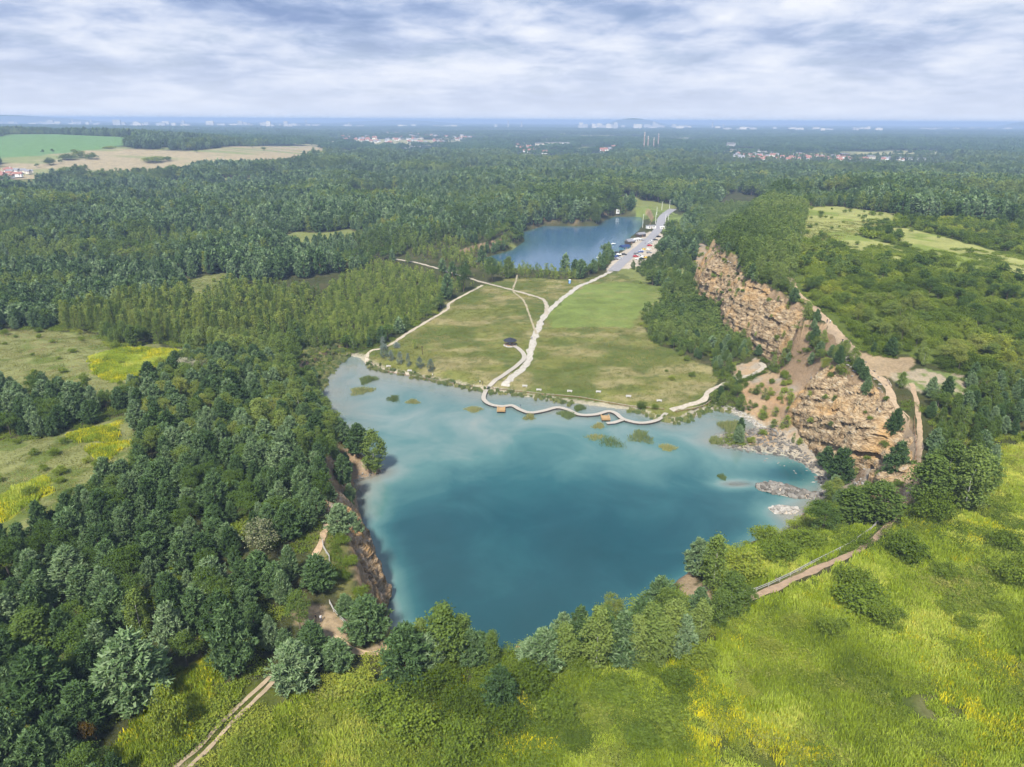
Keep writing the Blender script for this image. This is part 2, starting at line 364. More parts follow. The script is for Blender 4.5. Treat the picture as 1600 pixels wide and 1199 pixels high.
M['conc'] = plain('pale_concrete', (.44, .43, .41), .85, .15, 3)
M['roofdark'] = plain('dark_roof', (.022, .025, .034), .6, .3, 2)
M['rope'] = plain('grey_rail', (.36, .35, .33), .7, .2, 5)
M['white'] = plain('white_paint', (.78, .78, .76), .6, .08, 2)
M['redroof'] = plain('red_tiles', (.27, .125, .095), .8, .3, 1)
M['greyroof'] = plain('grey_roof', (.20, .20, .22), .7, .25, 1)
M['cream'] = plain('cream_render', (.66, .60, .50), .85, .12, 1)
M['glass'] = plain('dark_glass', (.03, .04, .05), .15, .1, 1, .6)
M['tyre'] = plain('tyre_rubber', (.02, .02, .02), .9, .1, 3)
M['blue'] = plain('blue_plastic', (.03, .14, .42), .5, .1, 2)
M['brick'] = plain('sooty_brick', (.30, .22, .19), .9, .25, .3)

# terrain material: per-vertex ground colour broken up by fine noise
def ground_mat(name, bump=.5):
    m, t, out = newmat(name)
    at = N(t, 'ShaderNodeVertexColor'); at.layer_name = 'Col'
    ge = t.nodes.new('ShaderNodeNewGeometry')
    a = N(t, 'ShaderNodeTexNoise', {'Vector': ge.outputs['Position'], 'Scale': 1.3, 'Detail': 6.0, 'Roughness': .65}).outputs['Fac']
    b = N(t, 'ShaderNodeTexNoise', {'Vector': ge.outputs['Position'], 'Scale': .09, 'Detail': 5.0}).outputs['Fac']
    f = N(t, 'ShaderNodeMath', {0: a, 1: 1.15, 2: N(t, 'ShaderNodeMath', {0: b, 1: .7}, operation='MULTIPLY').outputs[0]}, operation='MULTIPLY_ADD').outputs[0]
    sc_ = N(t, 'ShaderNodeVectorMath', {0: at.outputs['Color'], 'Scale': f}, operation='SCALE')
    bm = N(t, 'ShaderNodeBump', {'Strength': bump, 'Distance': .5, 'Height': a})
    p = N(t, 'ShaderNodeBsdfDiffuse', {'Color': sc_.outputs[0], 'Normal': bm.outputs[0]})
    t.links.new(p.outputs[0], out.inputs[0]); return m
M['ground'] = ground_mat('ground_cover')

# ------------------------------------------------------------------ image-space outlines of ground zones (projected on the terrain)
MEADOW = [(560,552),(600,538),(640,518),(694,486),(694,474),(752,446),(800,434),(905,438),(960,425),(1000,440),(1030,452),(1040,478),(1005,500),(1015,535),(1060,552),(1115,572),(1122,612),(1085,640),(1040,668),(980,650),(760,622),(620,596),(560,575)]
LAWN = [(905,448),(960,440),(1020,447),(1036,468),(1028,485),(1000,497),(985,512),(920,512),(862,512),(858,495),(880,468)]
LAWN2 = [(1030,368),(1035,345),(1050,330),(1085,334),(1075,350),(1045,366)]
LAWN3 = [(985,337),(1000,324),(1040,324),(1030,345),(1012,352)]
CLEAR = [[(-400,522),(60,515),(150,522),(170,545),(230,540),(300,545),(278,575),(240,600),(190,625),(150,625),(90,622),(60,610),(-400,620)],
         [(-400,690),(0,692),(60,688),(130,672),(180,650),(212,640),(215,705),(178,765),(122,795),(62,845),(-20,870),(-400,900)],
         [(288,440),(318,430),(362,428),(350,465),(320,478),(290,478)], [(75,600),(110,588),(105,612),(85,622)], [(175,395),(212,392),(200,402)]]
YELLOW = [[(140,560),(190,546),(285,545),(232,582),(180,598),(150,585)],[(110,680),(185,662),(180,690),(120,690)],[(138,700),(205,690),(160,725)],[(0,780),(70,745),(75,770),(0,815)],[(240,1090),(330,1030),(345,1060),(300,1130),(200,1199),(160,1250),(180,1180)]]
FIELD = [(180,1320),(220,1199),(300,1110),(390,1062),(500,1090),(600,1070),(800,1065),(1000,1052),(1100,1020),(1165,950),(1300,898),(1385,838),(1400,818),(1460,812),(1540,800),(1555,740),(1570,700),(1640,690),(2600,690),(2600,1900),(180,1900)]
STRIP = [(1110,905),(1150,870),(1210,845),(1260,835),(1330,828),(1380,820),(1340,858),(1240,900),(1170,925)]
OPENR = [[(1225,350),(1240,325),(1300,322),(1405,336),(1395,350),(1335,368),(1300,380),(1255,378)], [(1308,374),(1335,366),(1420,390),(1445,404),(1390,412),(1325,398)], [(1385,358),(1420,356),(1500,378),(1590,400),(1700,412),(1700,455),(1560,432),(1480,412),(1420,392)], [(1440,410),(1480,420),(1500,440),(1470,430)]]
DIRT = [[(1338,548),(1360,556),(1400,562),(1432,562),(1425,580),(1390,596),(1350,582),(1335,565)],[(1390,585),(1440,575),(1505,590),(1520,615),(1450,618),(1400,605)],[(460,950),(500,945),(535,965),(560,995),(540,1005),(500,1000),(470,975)],[(498,850),(520,862),(514,885),(500,872)],[(590,1004),(615,998),(620,1015),(595,1025),(560,1022)],[(1060,895),(1082,890),(1090,930),(1070,950),(1055,930)],[(1085,925),(1110,905),(1120,925),(1095,945)]]
DIRTP = [(1400,640),(1420,700),(1425,740),(1412,762),(1400,745),(1405,700),(1392,655)]
SCREE = [[(1160,600),(1200,580),(1245,566),(1300,590),(1345,625),(1390,660),(1400,770),(1330,780),(1288,770),(1270,728),(1235,706),(1150,690),(1180,662),(1150,635)],[(1200,545),(1240,518),(1285,505),(1300,515),(1260,545),(1215,560)],[(1195,505),(1215,480),(1250,478),(1240,505),(1205,525)],[(1075,465),(1090,380),(1110,385),(1150,430),(1215,470),(1240,500),(1190,525),(1150,505),(1120,480),(1090,462)],[(1068,480),(1105,478),(1140,500),(1130,530),(1080,510)],[(1140,575),(1185,562),(1200,578),(1150,592)],[(1000,520),(1000,521),(1001,520)]]
YOUNG = [(600,408),(640,412),(700,430),(745,445),(700,466),(688,480),(640,512),(590,535),(540,545),(480,535),(465,520),(490,480),(520,445),(560,425)]
BETWEEN = [(650,395),(740,412),(905,428),(905,438),(800,434),(750,440),(700,424),(620,404)]
POPL = [(95,545),(100,505),(200,475),(300,462),(420,445),(540,425),(560,430),(470,520),(430,530),(370,535),(280,542),(150,524)]
SHRUBR = [(1225,440),(1235,400),(1225,360),(1330,368),(1400,340),(1700,360),(1700,560),(1600,600),(1500,590),(1440,560),(1330,545),(1290,500)]
FIELDS_FAR = [[(-300,290),(-300,216),(0,214),(15,210),(90,210),(205,215),(217,219),(190,229),(105,240),(0,250)],[(-300,292),(0,262),(0,248),(105,239),(190,229),(215,233),(300,236),(360,229),(490,228),(520,236),(480,251),(400,263),(270,270),(150,274),(60,280)],[(508,240),(565,236),(600,238),(530,243)]]
LOWBANK = [(630,402),(700,372),(745,384),(762,400),(735,414),(650,400)]
CARSIDE = [(950,405),(975,385),(985,370),(1000,350),(1012,335),(1050,325),(1042,372),(1010,415)]
PARK = [(945,425),(962,402),(985,385),(1000,372),(1015,362),(1035,366),(1040,375),(1030,395),(1005,412),(985,420)]

TOWN = [[(500,228),(520,213),(620,207),(745,212),(745,225),(700,230),(600,234)],[(795,250),(800,222),(880,219),(960,228),(960,250),(880,254)],[(1110,262),(1115,230),(1250,232),(1330,236),(1490,242),(1490,268),(1300,264)],[(985,240),(1000,230),(1035,230),(1035,240)],[(615,232),(690,229),(705,238),(630,246)],[(400,204),(640,204),(640,207),(400,207)],[(800,209),(910,209),(910,212),(800,212)],[(-80,262),(78,260),(80,288),(40,296),(-80,300)]]
# paths: image points and width in metres
PATHS = {
 'gravel_path': ([(788,604),(800,590),(822,570),(830,545),(838,520),(850,495),(866,478),(885,462),(906,447),(928,438),(955,424)], 3.6, (.37,.345,.30)),
 'dirt_road': ([(853,492),(854,478),(846,467),(820,459),(795,452),(760,443),(700,425),(660,413),(616,405)], 2.6, (.34,.30,.24)),
 'lakeside_path': ([(754,446),(728,460),(703,474),(698,484),(672,500),(640,519),(612,538),(595,545),(578,550),(573,559),(578,571),(598,578),(640,586)], 2.0, (.39,.34,.26)),
 'meadow_trail': ([(838,522),(828,495),(818,470),(802,455),(806,440),(808,430)], 1.2, (.30,.26,.18)),
 'shore_path': ([(1048,641),(1075,634),(1098,626),(1108,612),(1125,603),(1150,594),(1178,584),(1194,573),(1186,566)], 2.4, (.37,.33,.27)),
 'plateau_trail': ([(1236,434),(1243,455),(1268,478),(1292,502),(1310,525),(1325,542),(1338,560),(1352,576),(1384,600),(1396,630),(1410,665),(1424,700),(1424,735),(1410,760),(1400,790)], 2.8, (.33,.25,.165)),
 'side_trail': ([(1425,600),(1432,630),(1436,660),(1438,690),(1434,725),(1415,765)], 1.5, (.31,.23,.15)),
 'field_path': ([(1401,806),(1372,838),(1340,861),(1290,884),(1240,906),(1185,931),(1166,936)], 1.9, (.29,.21,.14)),
 'wheel_track': ([(262,1210),(300,1178),(335,1143),(372,1105),(405,1075),(425,1055)], 0.7, (.33,.26,.175)),
 'wheel_track_inner': ([(280,1215),(314,1182),(346,1149),(381,1112),(412,1082),(430,1062)], 0.7, (.33,.26,.175)),
 'cliff_path': ([(512,820),(503,845),(492,868),(482,890),(476,915)], 1.4, (.42,.30,.19)),
 'rim_path': ([(520,995),(548,1014),(575,1022),(600,1020),(616,1008)], 1.4, (.45,.33,.21)),
}
PW = {}
for k, (pts, w, c) in PATHS.items():
    g = [ground(u, v)[:2] for u, v in pts]; PW[k] = smooth_line(g, 8)
ROADP = [(958,424),(975,408),(990,395),(1003,385),(1015,374),(1026,362),(1031,352),(1034,342),(1041,334),(1052,327)]
PW['road'] = smooth_line([ground(u, v)[:2] for u, v in ROADP], 8)

# ------------------------------------------------------------------ terrain colour
def mixn(c, col, w): return c + (np.array(col) - c) * w[..., None]
U, V_, _w = proj(MX, MY, MZ)
C = np.zeros(MX.shape + (3,)); C[:] = (.050, .056, .022)
n_big = fbm(MX / 30, MY / 30, 51); n_mid = fbm(MX / 7, MY / 7, 77, 3); n_sm = fbm(MX / 2.5, MY / 2.5, 91, 2)
n_far = fbm(MX / 420, MY / 420, 12)
C = mixn(C, (.085, .075, .038), sstep(.5, .7, n_mid) * .6)
far = sstep(1500, 2600, MY)
C = mixn(C, (.030, .052, .026), far); C = mixn(C, (.050, .075, .033), far * sstep(.5, .62, n_far)); C = mixn(C, (.16, .18, .06), sstep(.69, .71, fbm(MX / 90, MY / 130, 181, 3)) * (MY > 400) * (MY < 2400)); C = mixn(C, (.27, .26, .14), sstep(.60, .62, fbm(MX / 500, MY / 260, 301, 3)) * (MY > 2300))
jit = lambda s, k: (fbm(MX / s, MY / s, k, 3) - .5)
JU = U + jit(9, 5) * 26 * np.clip(200 / np.maximum(MY, 60), .1, 1.2); JV = V_ + jit(9, 8) * 20 * np.clip(200 / np.maximum(MY, 60), .1, 1.2)
vis = MY < 3000
def zone(poly, ju=JU, jv=JV): return (inpoly(ju, jv, poly) & vis).astype(float)
z_field = np.maximum(zone(FIELD), zone(STRIP)) * (MY < 300); z_mead = zone(MEADOW)
C = mixn(C, (.075, .090, .020), z_field); C = mixn(C, (.20, .175, .09), z_field * sstep(.56, .72, n_mid) * .6); C = mixn(C, (.05, .075, .016), z_field * sstep(.52, .66, n_big) * .6)
C = mixn(C, (.150, .158, .046), z_mead); C = mixn(C, (.28, .235, .125), z_mead * sstep(.46, .62, fbm(MX / 26, MY / 11, 21)) * .62); C = mixn(C, (.082, .108, .026), z_mead * sstep(.47, .60, n_big) * .85)
C = mixn(C, (.06, .085, .022), z_mead * sstep(.60, .72, n_sm) * .55)
BJU = U + jit(26, 15) * 60; BJV = V_ + jit(26, 18) * 26
for L in (LAWN, LAWN2, LAWN3): C = mixn(C, (.150, .195, .052), zone(L, BJU, BJV) * (.55 + .4 * sstep(.35, .6, n_mid)))
for p in CLEAR: C = mixn(C, (.185, .195, .075), zone(p)); C = mixn(C, (.11, .14, .036), zone(p) * sstep(.5, .6, n_mid))
for p in YELLOW: C = mixn(C, (.30, .29, .02), zone(p) * (.55 + .45 * sstep(.4, .55, n_mid)))
for p in OPENR: C = mixn(C, (.26, .27, .095), zone(p)); C = mixn(C, (.165, .205, .05), zone(p) * sstep(.5, .62, n_big))
z_shr = zone(SHRUBR); C = mixn(C, (.10, .135, .025), z_shr * .7 * (1 - np.maximum.reduce([zone(p) for p in OPENR])))
for p in SCREE: C = mixn(C, (.33, .24, .145), zone(p)); C = mixn(C, (.29, .26, .21), zone(p) * sstep(.5, .6, n_mid) * .8); C = mixn(C, (.33, .20, .10), zone(p) * sstep(.52, .66, n_big) * .7)
for p in DIRT: C = mixn(C, (.32, .24, .15), zone(p) * (.7 + .3 * n_sm))
C = mixn(C, (.28, .24, .17), zone(DIRT[1]) * .8); C = mixn(C, (.12, .15, .05), zone(DIRT[1]) * sstep(.5, .6, n_sm)); C = mixn(C, (.32, .24, .15), zone(DIRTP))
C = mixn(C, (.40, .35, .28), zone(PARK)); C = mixn(C, (.15, .145, .05), zone([(486,832),(520,812),(548,826),(560,952),(530,935),(512,905),(486,885)]) * .8)
GREENF, TANF, TANF2 = FIELDS_FAR
zf = (inpoly(U, V_, GREENF) & (MY > 900) & (MY < 6000)).astype(float); C = mixn(C, (.115, .205, .075), zf)
for p in (TANF, TANF2):
    zf = (inpoly(U, V_, p) & (MY > 900) & (MY < 6000)).astype(float); C = mixn(C, (.31, .255, .155), zf)
    C = mixn(C, (.20, .22, .09), zf * sstep(.52, .58, fbm(MX / 260, MY / 60, 61, 2)))
# sand and stones by the water, pale mud in the lake
d1, b1, t1 = sdline(MX[MY < 420], MY[MY < 420], L1w, True)
D1 = np.full(MX.shape, 1e3); D1[MY < 420] = d1
INS1 = np.zeros(MX.shape, bool); INS1[MY < 420] = inpoly(MX[MY < 420], MY[MY < 420], L1w)
S1 = np.zeros(MX.shape); S1[MY < 420] = L1s[b1]
C = mixn(C, (.36, .32, .25), ((D1 < 2.2 + 2 * n_mid) & ~INS1 & (S1 < 1.2)).astype(float) * .75)
C = mixn(C, (.33, .33, .27), INS1.astype(float))
for I in ISLw:
    dd, _, _ = sdline(MX, MY, I, True); C = mixn(C, (.40, .34, .27), ((dd < 2.5) | inpoly(MX, MY, I)).astype(float))
steep = np.hypot(*np.gradient(MZ, GY, GX))
C = mixn(C, (.30, .21, .13), sstep(.75, 1.3, steep) * (MY < 1000) * .85)
V3 = np.stack([MX, MY, MZ], -1).reshape(-1, 3)
ny, nx = MX.shape
idx = np.arange(ny * nx).reshape(ny, nx)
F4 = np.stack([idx[:-1, :-1], idx[:-1, 1:], idx[1:, 1:], idx[1:, :-1]], -1).reshape(-1, 4)
tm = mesh_np('ground', V3, F4, [M['ground']], smooth=True)
ca = tm.color_attributes.new('Col', 'FLOAT_COLOR', 'POINT')
ca.data.foreach_set('color', np.concatenate([np.clip(C, 0, 1), np.ones(MX.shape + (1,))], -1).astype(np.float32).ravel())
tag(link('ground', tm), kind='structure')

# ------------------------------------------------------------------ water
def water_mat(name, stops, alpha0, rough=.06):
    m, t, out = newmat(name)
    at = N(t, 'ShaderNodeAttribute', attribute_name='depth'); ge = t.nodes.new('ShaderNodeNewGeometry')
    nz = N(t, 'ShaderNodeTexNoise', {'Vector': ge.outputs['Position'], 'Scale': .035, 'Detail': 6.0, 'Roughness': .6, 'Distortion': .6}).outputs['Fac']
    f = N(t, 'ShaderNodeMath', {0: N(t, 'ShaderNodeMath', {0: nz, 1: .5}, operation='SUBTRACT').outputs[0], 1: .75, 2: at.outputs['Fac']}, operation='MULTIPLY_ADD').outputs[0]
    c = ramp(t, f, stops)
    w1 = N(t, 'ShaderNodeTexNoise', {'Vector': N(t, 'ShaderNodeMapping', {0: ge.outputs['Position'], 'Scale': (1.0, 1.8, 1.0)}).outputs[0], 'Scale': 1.1, 'Detail': 4.0}).outputs['Fac']
    bp = N(t, 'ShaderNodeBump', {'Strength': .10, 'Distance': .12, 'Height': w1})
    p = N(t, 'ShaderNodeBsdfPrincipled', {'Base Color': c, 'Roughness': rough, 'IOR': 1.33, 'Specular IOR Level': .5, 'Normal': bp.outputs[0]})
    tr = t.nodes.new('ShaderNodeBsdfTransparent')
    a = N(t, 'ShaderNodeMapRange', {0: at.outputs['Fac'], 1: 0.0, 2: .22, 3: alpha0, 4: 1.0}).outputs[0]
    mx = N(t, 'ShaderNodeMixShader', {0: a, 1: tr.outputs[0], 2: p.outputs[0]})
    t.links.new(mx.outputs[0], out.inputs[0]); return m
M['lake'] = water_mat('turquoise_water', [(0.0, (.225, .24, .21)), (.14, (.155, .21, .195)), (.34, (.068, .152, .145)), (.58, (.021, .086, .095)), (.8, (.011, .056, .068)), (1.0, (.008, .045, .054))], .45)
M['lake2'] = water_mat('blue_water', [(0.0, (.06, .13, .13)), (.2, (.045, .100, .140)), (1.0, (.038, .095, .165))], .8, .16)
def lake(name, W, step, depthf, mat):
    lo = W.min(0) - step * 2; hi = W.max(0) + step * 2
    xs = np.arange(lo[0], hi[0], step); ys = np.arange(lo[1], hi[1], step); X, Y = np.meshgrid(xs, ys)
    d, _, _ = sdline(X, Y, W, True); ins = inpoly(X, Y, W); keep = ins | (d < step * 1.6)
    dep = np.where(ins, depthf(X, Y, d), 0).astype(np.float32)
    ids = np.arange(X.size).reshape(X.shape); k = keep[:-1, :-1] & keep[:-1, 1:] & keep[1:, 1:] & keep[1:, :-1]
    F = np.stack([ids[:-1, :-1], ids[:-1, 1:], ids[1:, 1:], ids[1:, :-1]], -1)[k]
    used = np.unique(F); mp = np.full(X.size, -1); mp[used] = np.arange(len(used))
    me = mesh_np(name, np.stack([X.ravel(), Y.ravel(), np.zeros(X.size)], -1)[used], mp[F], [mat], smooth=True)
    a = me.attributes.new('depth', 'FLOAT', 'POINT'); a.data.foreach_set('value', dep.ravel()[used])
    return tag(link(name, me), kind='structure')
ylo, yhi = L1w[:, 1].min(), L1w[:, 1].max()
def dep1(X, Y, d):
    u, v, _ = proj(X, Y, np.zeros_like(X))
    deep = sstep(650, 850, v + (u - 800) * .05 - np.maximum(u - 1050, 0) * .28)
    r = np.minimum(sstep(0, 9, d), .05 + .12 * sstep(0, 22, d) + deep * .62 * sstep(0, 14, d) + .06 * sstep(600, 680, v))
    hole = np.exp(-(((u - 1245) / 42) ** 2 + ((v - 738) / 16) ** 2)) * .45      # deep pool under the rocks
    sh = np.exp(-(((u - 1150) / 45) ** 2 + ((v - 757) / 8) ** 2)) * .5 + np.exp(-(((u - 1200) / 40) ** 2 + ((v - 800) / 14) ** 2)) * .25
    return np.clip(r + hole - sh, 0.02, 1)
lake('lake_water', L1w, 1.5, dep1, M['lake'])
lake('far_lake_water', L2w, 4.0, lambda X, Y, d: np.clip(sstep(0, 26, d) * .9 + .04, 0, 1), M['lake2'])

# ------------------------------------------------------------------ paths and road laid on the ground
def strip(name, line, width, mat, lift, label=None, ragged=.5, kind='structure'):
    L = np.asarray(line); T = np.gradient(L, axis=0); T /= np.linalg.norm(T, axis=1)[:, None] + 1e-9; Nn = np.stack([-T[:, 1], T[:, 0]], -1)
    seg = [0]; 
    for i in range(1, len(L)): seg.append(seg[-1] + np.linalg.norm(L[i] - L[i - 1]))
    s = np.arange(0, seg[-1], min(1.2, width * .5)); P = np.stack([np.interp(s, seg, L[:, k]) for k in (0, 1)], -1); NN = np.stack([np.interp(s, seg, Nn[:, k]) for k in (0, 1)], -1)
    rows = []; k = 5
    wl = width / 2 * (1 + ragged * 2 * (fbm(s / 3, s * 0 + 1, 5, 2) - .5)); wr = width / 2 * (1 + ragged * 2 * (fbm(s / 3, s * 0 + 7, 6, 2) - .5))
    for j in range(k):
        f = j / (k - 1); q = P + NN * (-wr * (1 - f) + wl * f)[:, None]
        rows.append(np.concatenate([q, (zat(q[:, 0], q[:, 1]) + lift)[:, None]], 1))
    R = np.stack(rows, 1); n = len(s); ids = np.arange(n * k).reshape(n, k)
    F = np.stack([ids[:-1, :-1], ids[1:, :-1], ids[1:, 1:], ids[:-1, 1:]], -1).reshape(-1, 4)
    me = mesh_np(name, R.reshape(-1, 3), F[:, ::-1], [mat], smooth=True)
    return tag(link(name, me), label, kind=kind)
for i, (k, (pts, w, c)) in enumerate(PATHS.items()):
    mt = plain(k + '_sand', c, .95, .45, .8, .1)
    strip(k.replace('_inner', ''), PW[k], w, mt, .10 + .006 * i)
M['asphalt'] = plain('worn_asphalt', (.24, .235, .245), .9, .15, .3, .2)
strip('parking_road', PW['road'], 9.0, M['asphalt'], .22, ragged=.05)

# ------------------------------------------------------------------ rock cliffs (separate fine meshes in front of the steep ground)
def rock_mat(name, cols):
    m, t, out = newmat(name)
    ge = t.nodes.new('ShaderNodeNewGeometry')
    mp = N(t, 'ShaderNodeMapping', {0: ge.outputs['Position'], 'Scale': (.35, .35, 1.2)}).outputs[0]
    a = N(t, 'ShaderNodeTexNoise', {'Vector': mp, 'Scale': .9, 'Detail': 7.0, 'Roughness': .65}).outputs['Fac']
    b = N(t, 'ShaderNodeTexNoise', {'Vector': ge.outputs['Position'], 'Scale': .11, 'Detail': 3.0}).outputs['Fac']
    c = ramp(t, a, [(.34, cols[0]), (.46, cols[1]), (.56, cols[2]), (.70, cols[3])])  # darkest stop paints crevice shade into the rock colour
    c = mixc(t, ramp(t, b, [(.50, (0, 0, 0)), (.66, (.7, .7, .7))]), c, cols[4], 'MIX')
    v = N(t, 'ShaderNodeTexVoronoi', {'Vector': mp, 'Scale': 1.4}, feature='DISTANCE_TO_EDGE').outputs[0]
    h = N(t, 'ShaderNodeMath', {0: N(t, 'ShaderNodeMath', {0: v, 1: .18}, operation='MINIMUM').outputs[0], 1: 3.0, 2: a}, operation='MULTIPLY_ADD').outputs[0]
    bp = N(t, 'ShaderNodeBump', {'Strength': .7, 'Distance': .6, 'Height': h})
    p = N(t, 'ShaderNodeBsdfDiffuse', {'Color': c, 'Normal': bp.outputs[0]}); t.links.new(p.outputs[0], out.inputs[0]); return m
M['limestone'] = rock_mat('ochre_limestone', [(.085, .061, .038), (.27, .196, .118), (.385, .292, .178), (.41, .36, .285), (.41, .255, .11)])
M['redrock'] = rock_mat('rusty_rock', [(.07, .05, .03), (.24, .165, .09), (.33, .25, .165), (.31, .285, .25), (.36, .21, .08)])
CLV = []
def cliff(name, label, top, outward, width, mat, zb=None, zt=None, amp=1.0, seed=1, step=.55, dip=0.0):
    L = np.asarray(top, float); seg = np.concatenate([[0], np.cumsum(np.linalg.norm(np.diff(L, axis=0), axis=1))])
    s = np.arange(0, seg[-1], step); P = np.stack([np.interp(s, seg, L[:, k]) for k in (0, 1)], -1)
    T = np.gradient(P, axis=0); T = np.stack([np.convolve(np.pad(T[:, k], 8, 'edge'), np.ones(17) / 17, 'valid') for k in (0, 1)], -1)
    T /= np.linalg.norm(T, axis=1)[:, None]; Nn = np.stack([T[:, 1], -T[:, 0]], -1) * outward
    wv = width if np.ndim(width) == 0 else np.interp(s, seg, width); width = np.broadcast_to(np.asarray(wv, float), s.shape)
    nv = 46; v = np.linspace(0, 1, nv)
    foot = P + Nn * 2.0; head = P - Nn * (width + 4.0)[:, None]
    z0 = zat(foot[:, 0], foot[:, 1]) - 1.0; z1 = zat(head[:, 0], head[:, 1]) + .1
    if zb is not None: z0 = np.full_like(z0, zb)
    env = np.sin(np.clip(s / max(seg[-1], 1), 0, 1) * np.pi) ** .35
    S, Vv = np.meshgrid(s, v, indexing='ij'); Z = z0[:, None] + (z1 - z0)[:, None] * Vv
    # ledges: sorted by height, plus vertical gullies and blocks
    Zd = Z + dip * S; lay = np.floor(Zd / 2.0 + 1.0 * fbm(S / 11, Z / 11, seed + 3, 2)); blocks = hash2(np.floor(S / 3.4 + lay * .37), lay, seed) - .5; led = hash2(lay, lay * 0 + 3, seed + 4) - .5
    gul = fbm(S / 6.0, Z / 26, seed + 9, 3) - .5 + 1.3 * (np.abs(fbm(S / 17.0 + .02 * Z, Z / 60, seed + 19, 2) - .5) * 2 - .35); rough = fbm(S / 1.6, Z / 1.3, seed + 5, 3) - .5
    inw = -1.5 + (width[:, None] + 5.2) * (Vv ** 2.3)
    off = -inw + amp * (1.5 * blocks + 1.5 * led + 3.2 * gul + .7 * rough + .6) * np.sin(np.pi * np.clip(Vv, .02, .98)) ** .4 * env[:, None]
    X = P[:, 0][:, None] + Nn[:, 0][:, None] * off; Y = P[:, 1][:, None] + Nn[:, 1][:, None] * off
    Z = Z + (hash2(np.floor(S / 2.2), lay, seed + 2) - .5) * .5 * (Vv > .03) * (Vv < .97)
    Z[:, -1] -= .8; Z[:, 0] -= .6
    n = len(s); ids = np.arange(n * nv).reshape(n, nv)
    F = np.stack([ids[:-1, :-1], ids[1:, :-1], ids[1:, 1:], ids[:-1, 1:]], -1).reshape(-1, 4)
    if outward < 0: F = F[:, ::-1]
    if mat is M['limestone']:
        for _ in range(int(n * .16)):
            i_, j_ = rng.integers(3, n - 3), int(rng.uniform(.1, .95) * nv); CLV.append((X[i_, j_], Y[i_, j_], Z[i_, j_] - .3))
    me = mesh_np(name, np.stack([X, Y, Z], -1).reshape(-1, 3), F, [mat])
    return tag(link(name, me), label, 'cliff')
def pledge(i, j): return PLw[i:j + 1]
side = -1.0
cliff('rock_cliff', 'layered ochre limestone cliff rising over the stony right shore of the turquoise lake', pledge(4, 9), side, PLwid[4:10], M['limestone'], amp=1.3, seed=4, dip=.28)
cliff('rock_cliff', 'tall pale yellow limestone cliff below the wooded hill beyond the meadow', pledge(13, 19), side, PLwid[13:20], M['limestone'], amp=1.25, seed=8)
cliff('rock_cliff', 'rust brown rock cliff dropping into the lake below the sandy path on the left', L1w[13:19], side * 1.0, 5.5, M['redrock'], zb=-1.0, amp=1.15, seed=12, step=.45)
near_rim = L1w[18:29]
cliff('rock_cliff', 'rusty rock bank below the row of trees on the near shore', near_rim, side, 3.2, M['redrock'], zb=-1.0, amp=.7, seed=15, step=.7)

# ------------------------------------------------------------------ boulders
def rock_mesh(seed, sub=1):
    bm = bmesh.new(); bmesh.ops.create_icosphere(bm, subdivisions=sub, radius=1.0); r = random.Random(seed)
    for _ in range(5):
        n = Vector((r.gauss(0, 1), r.gauss(0, 1), r.gauss(0, 1))).normalized(); dd = r.uniform(.45, .8)
        for v in bm.verts:
            k = v.co.dot(n) - dd
            if k > 0: v.co -= n * k
    for v in bm.verts: v.co *= r.uniform(.9, 1.1)
    V = np.array([v.co for v in bm.verts]); F = np.array([[v.index for v in f.verts] for f in bm.faces]); bm.free(); return V, F
ROCKS = [rock_mesh(s) for s in range(8)]
M['stone'] = foliage('pale_stone', [(0, (.10, .092, .08)), (.5, (.23, .215, .19)), (1, (.38, .36, .325))], 0.0)
def rocks(name, pts, sizes, label, cat='boulders', flat=.6):
    VV, FF, b = [], [], 0
    for (x, y), s in zip(pts, sizes):
        V, F = ROCKS[rng.integers(8)]; a = rng.uniform(0, 6.28); ca_, sa_ = math.cos(a), math.sin(a)
        q = V * np.array([s * rng.uniform(.8, 1.5), s * rng.uniform(.7, 1.1), s * flat * rng.uniform(.7, 1.3)])
        q = np.stack([q[:, 0] * ca_ - q[:, 1] * sa_, q[:, 0] * sa_ + q[:, 1] * ca_, q[:, 2]], -1) + [x, y, max(float(zat(x, y)), -.3) + s * .12]
        VV.append(q); FF.append(F + b); b += len(V)
    return tag(link(name, mesh_np(name, np.concatenate(VV), np.concatenate(FF), [M['stone']])), label, cat, kind='stuff')
def fill(poly_px, n, z=0.3):
    w = unp([p[0] for p in poly_px], [p[1] for p in poly_px], z); lo, hi = w.min(0), w.max(0); out = []
    while len(out) < n:
        q = rng.uniform(lo, hi, (n * 4, 2)); q = q[inpoly(q[:, 0], q[:, 1], w)]; out += list(q)
    return np.array(out[:n])
rocks('shore_boulders', fill(ISL[0], 260), rng.uniform(.35, 1.15, 260), 'long pile of grey boulders rising from the lake by the right shore')
rocks('shore_boulders', fill(ISL[1], 80), rng.uniform(.35, 1.0, 80), 'small heap of boulders in the water below the longer pile')
SPIT = [(1118,684),(1140,676),(1190,670),(1215,690),(1262,716),(1290,752),(1290,770),(1278,752),(1255,728),(1230,713),(1180,708),(1130,699)]
rocks('shore_boulders', fill(SPIT, 620), rng.uniform(.25, .95, 620) ** 1.2, 'band of pale rubble along the lake at the foot of the ochre cliff')
rocks('shore_boulders', fill([(1118,632),(1150,640),(1185,660),(1200,676),(1184,668),(1165,654),(1140,644)], 160), rng.uniform(.25, .7, 160), 'line of pale stones round the shallow pool beside the shore path')
rocks('scree_stones', fill([(1190,690),(1215,640),(1265,610),(1320,650),(1370,700),(1380,760),(1320,770),(1290,740),(1240,700)], 520, 8), rng.uniform(.2, .75, 520), 'scattered scree stones on the slope under the ochre cliff')
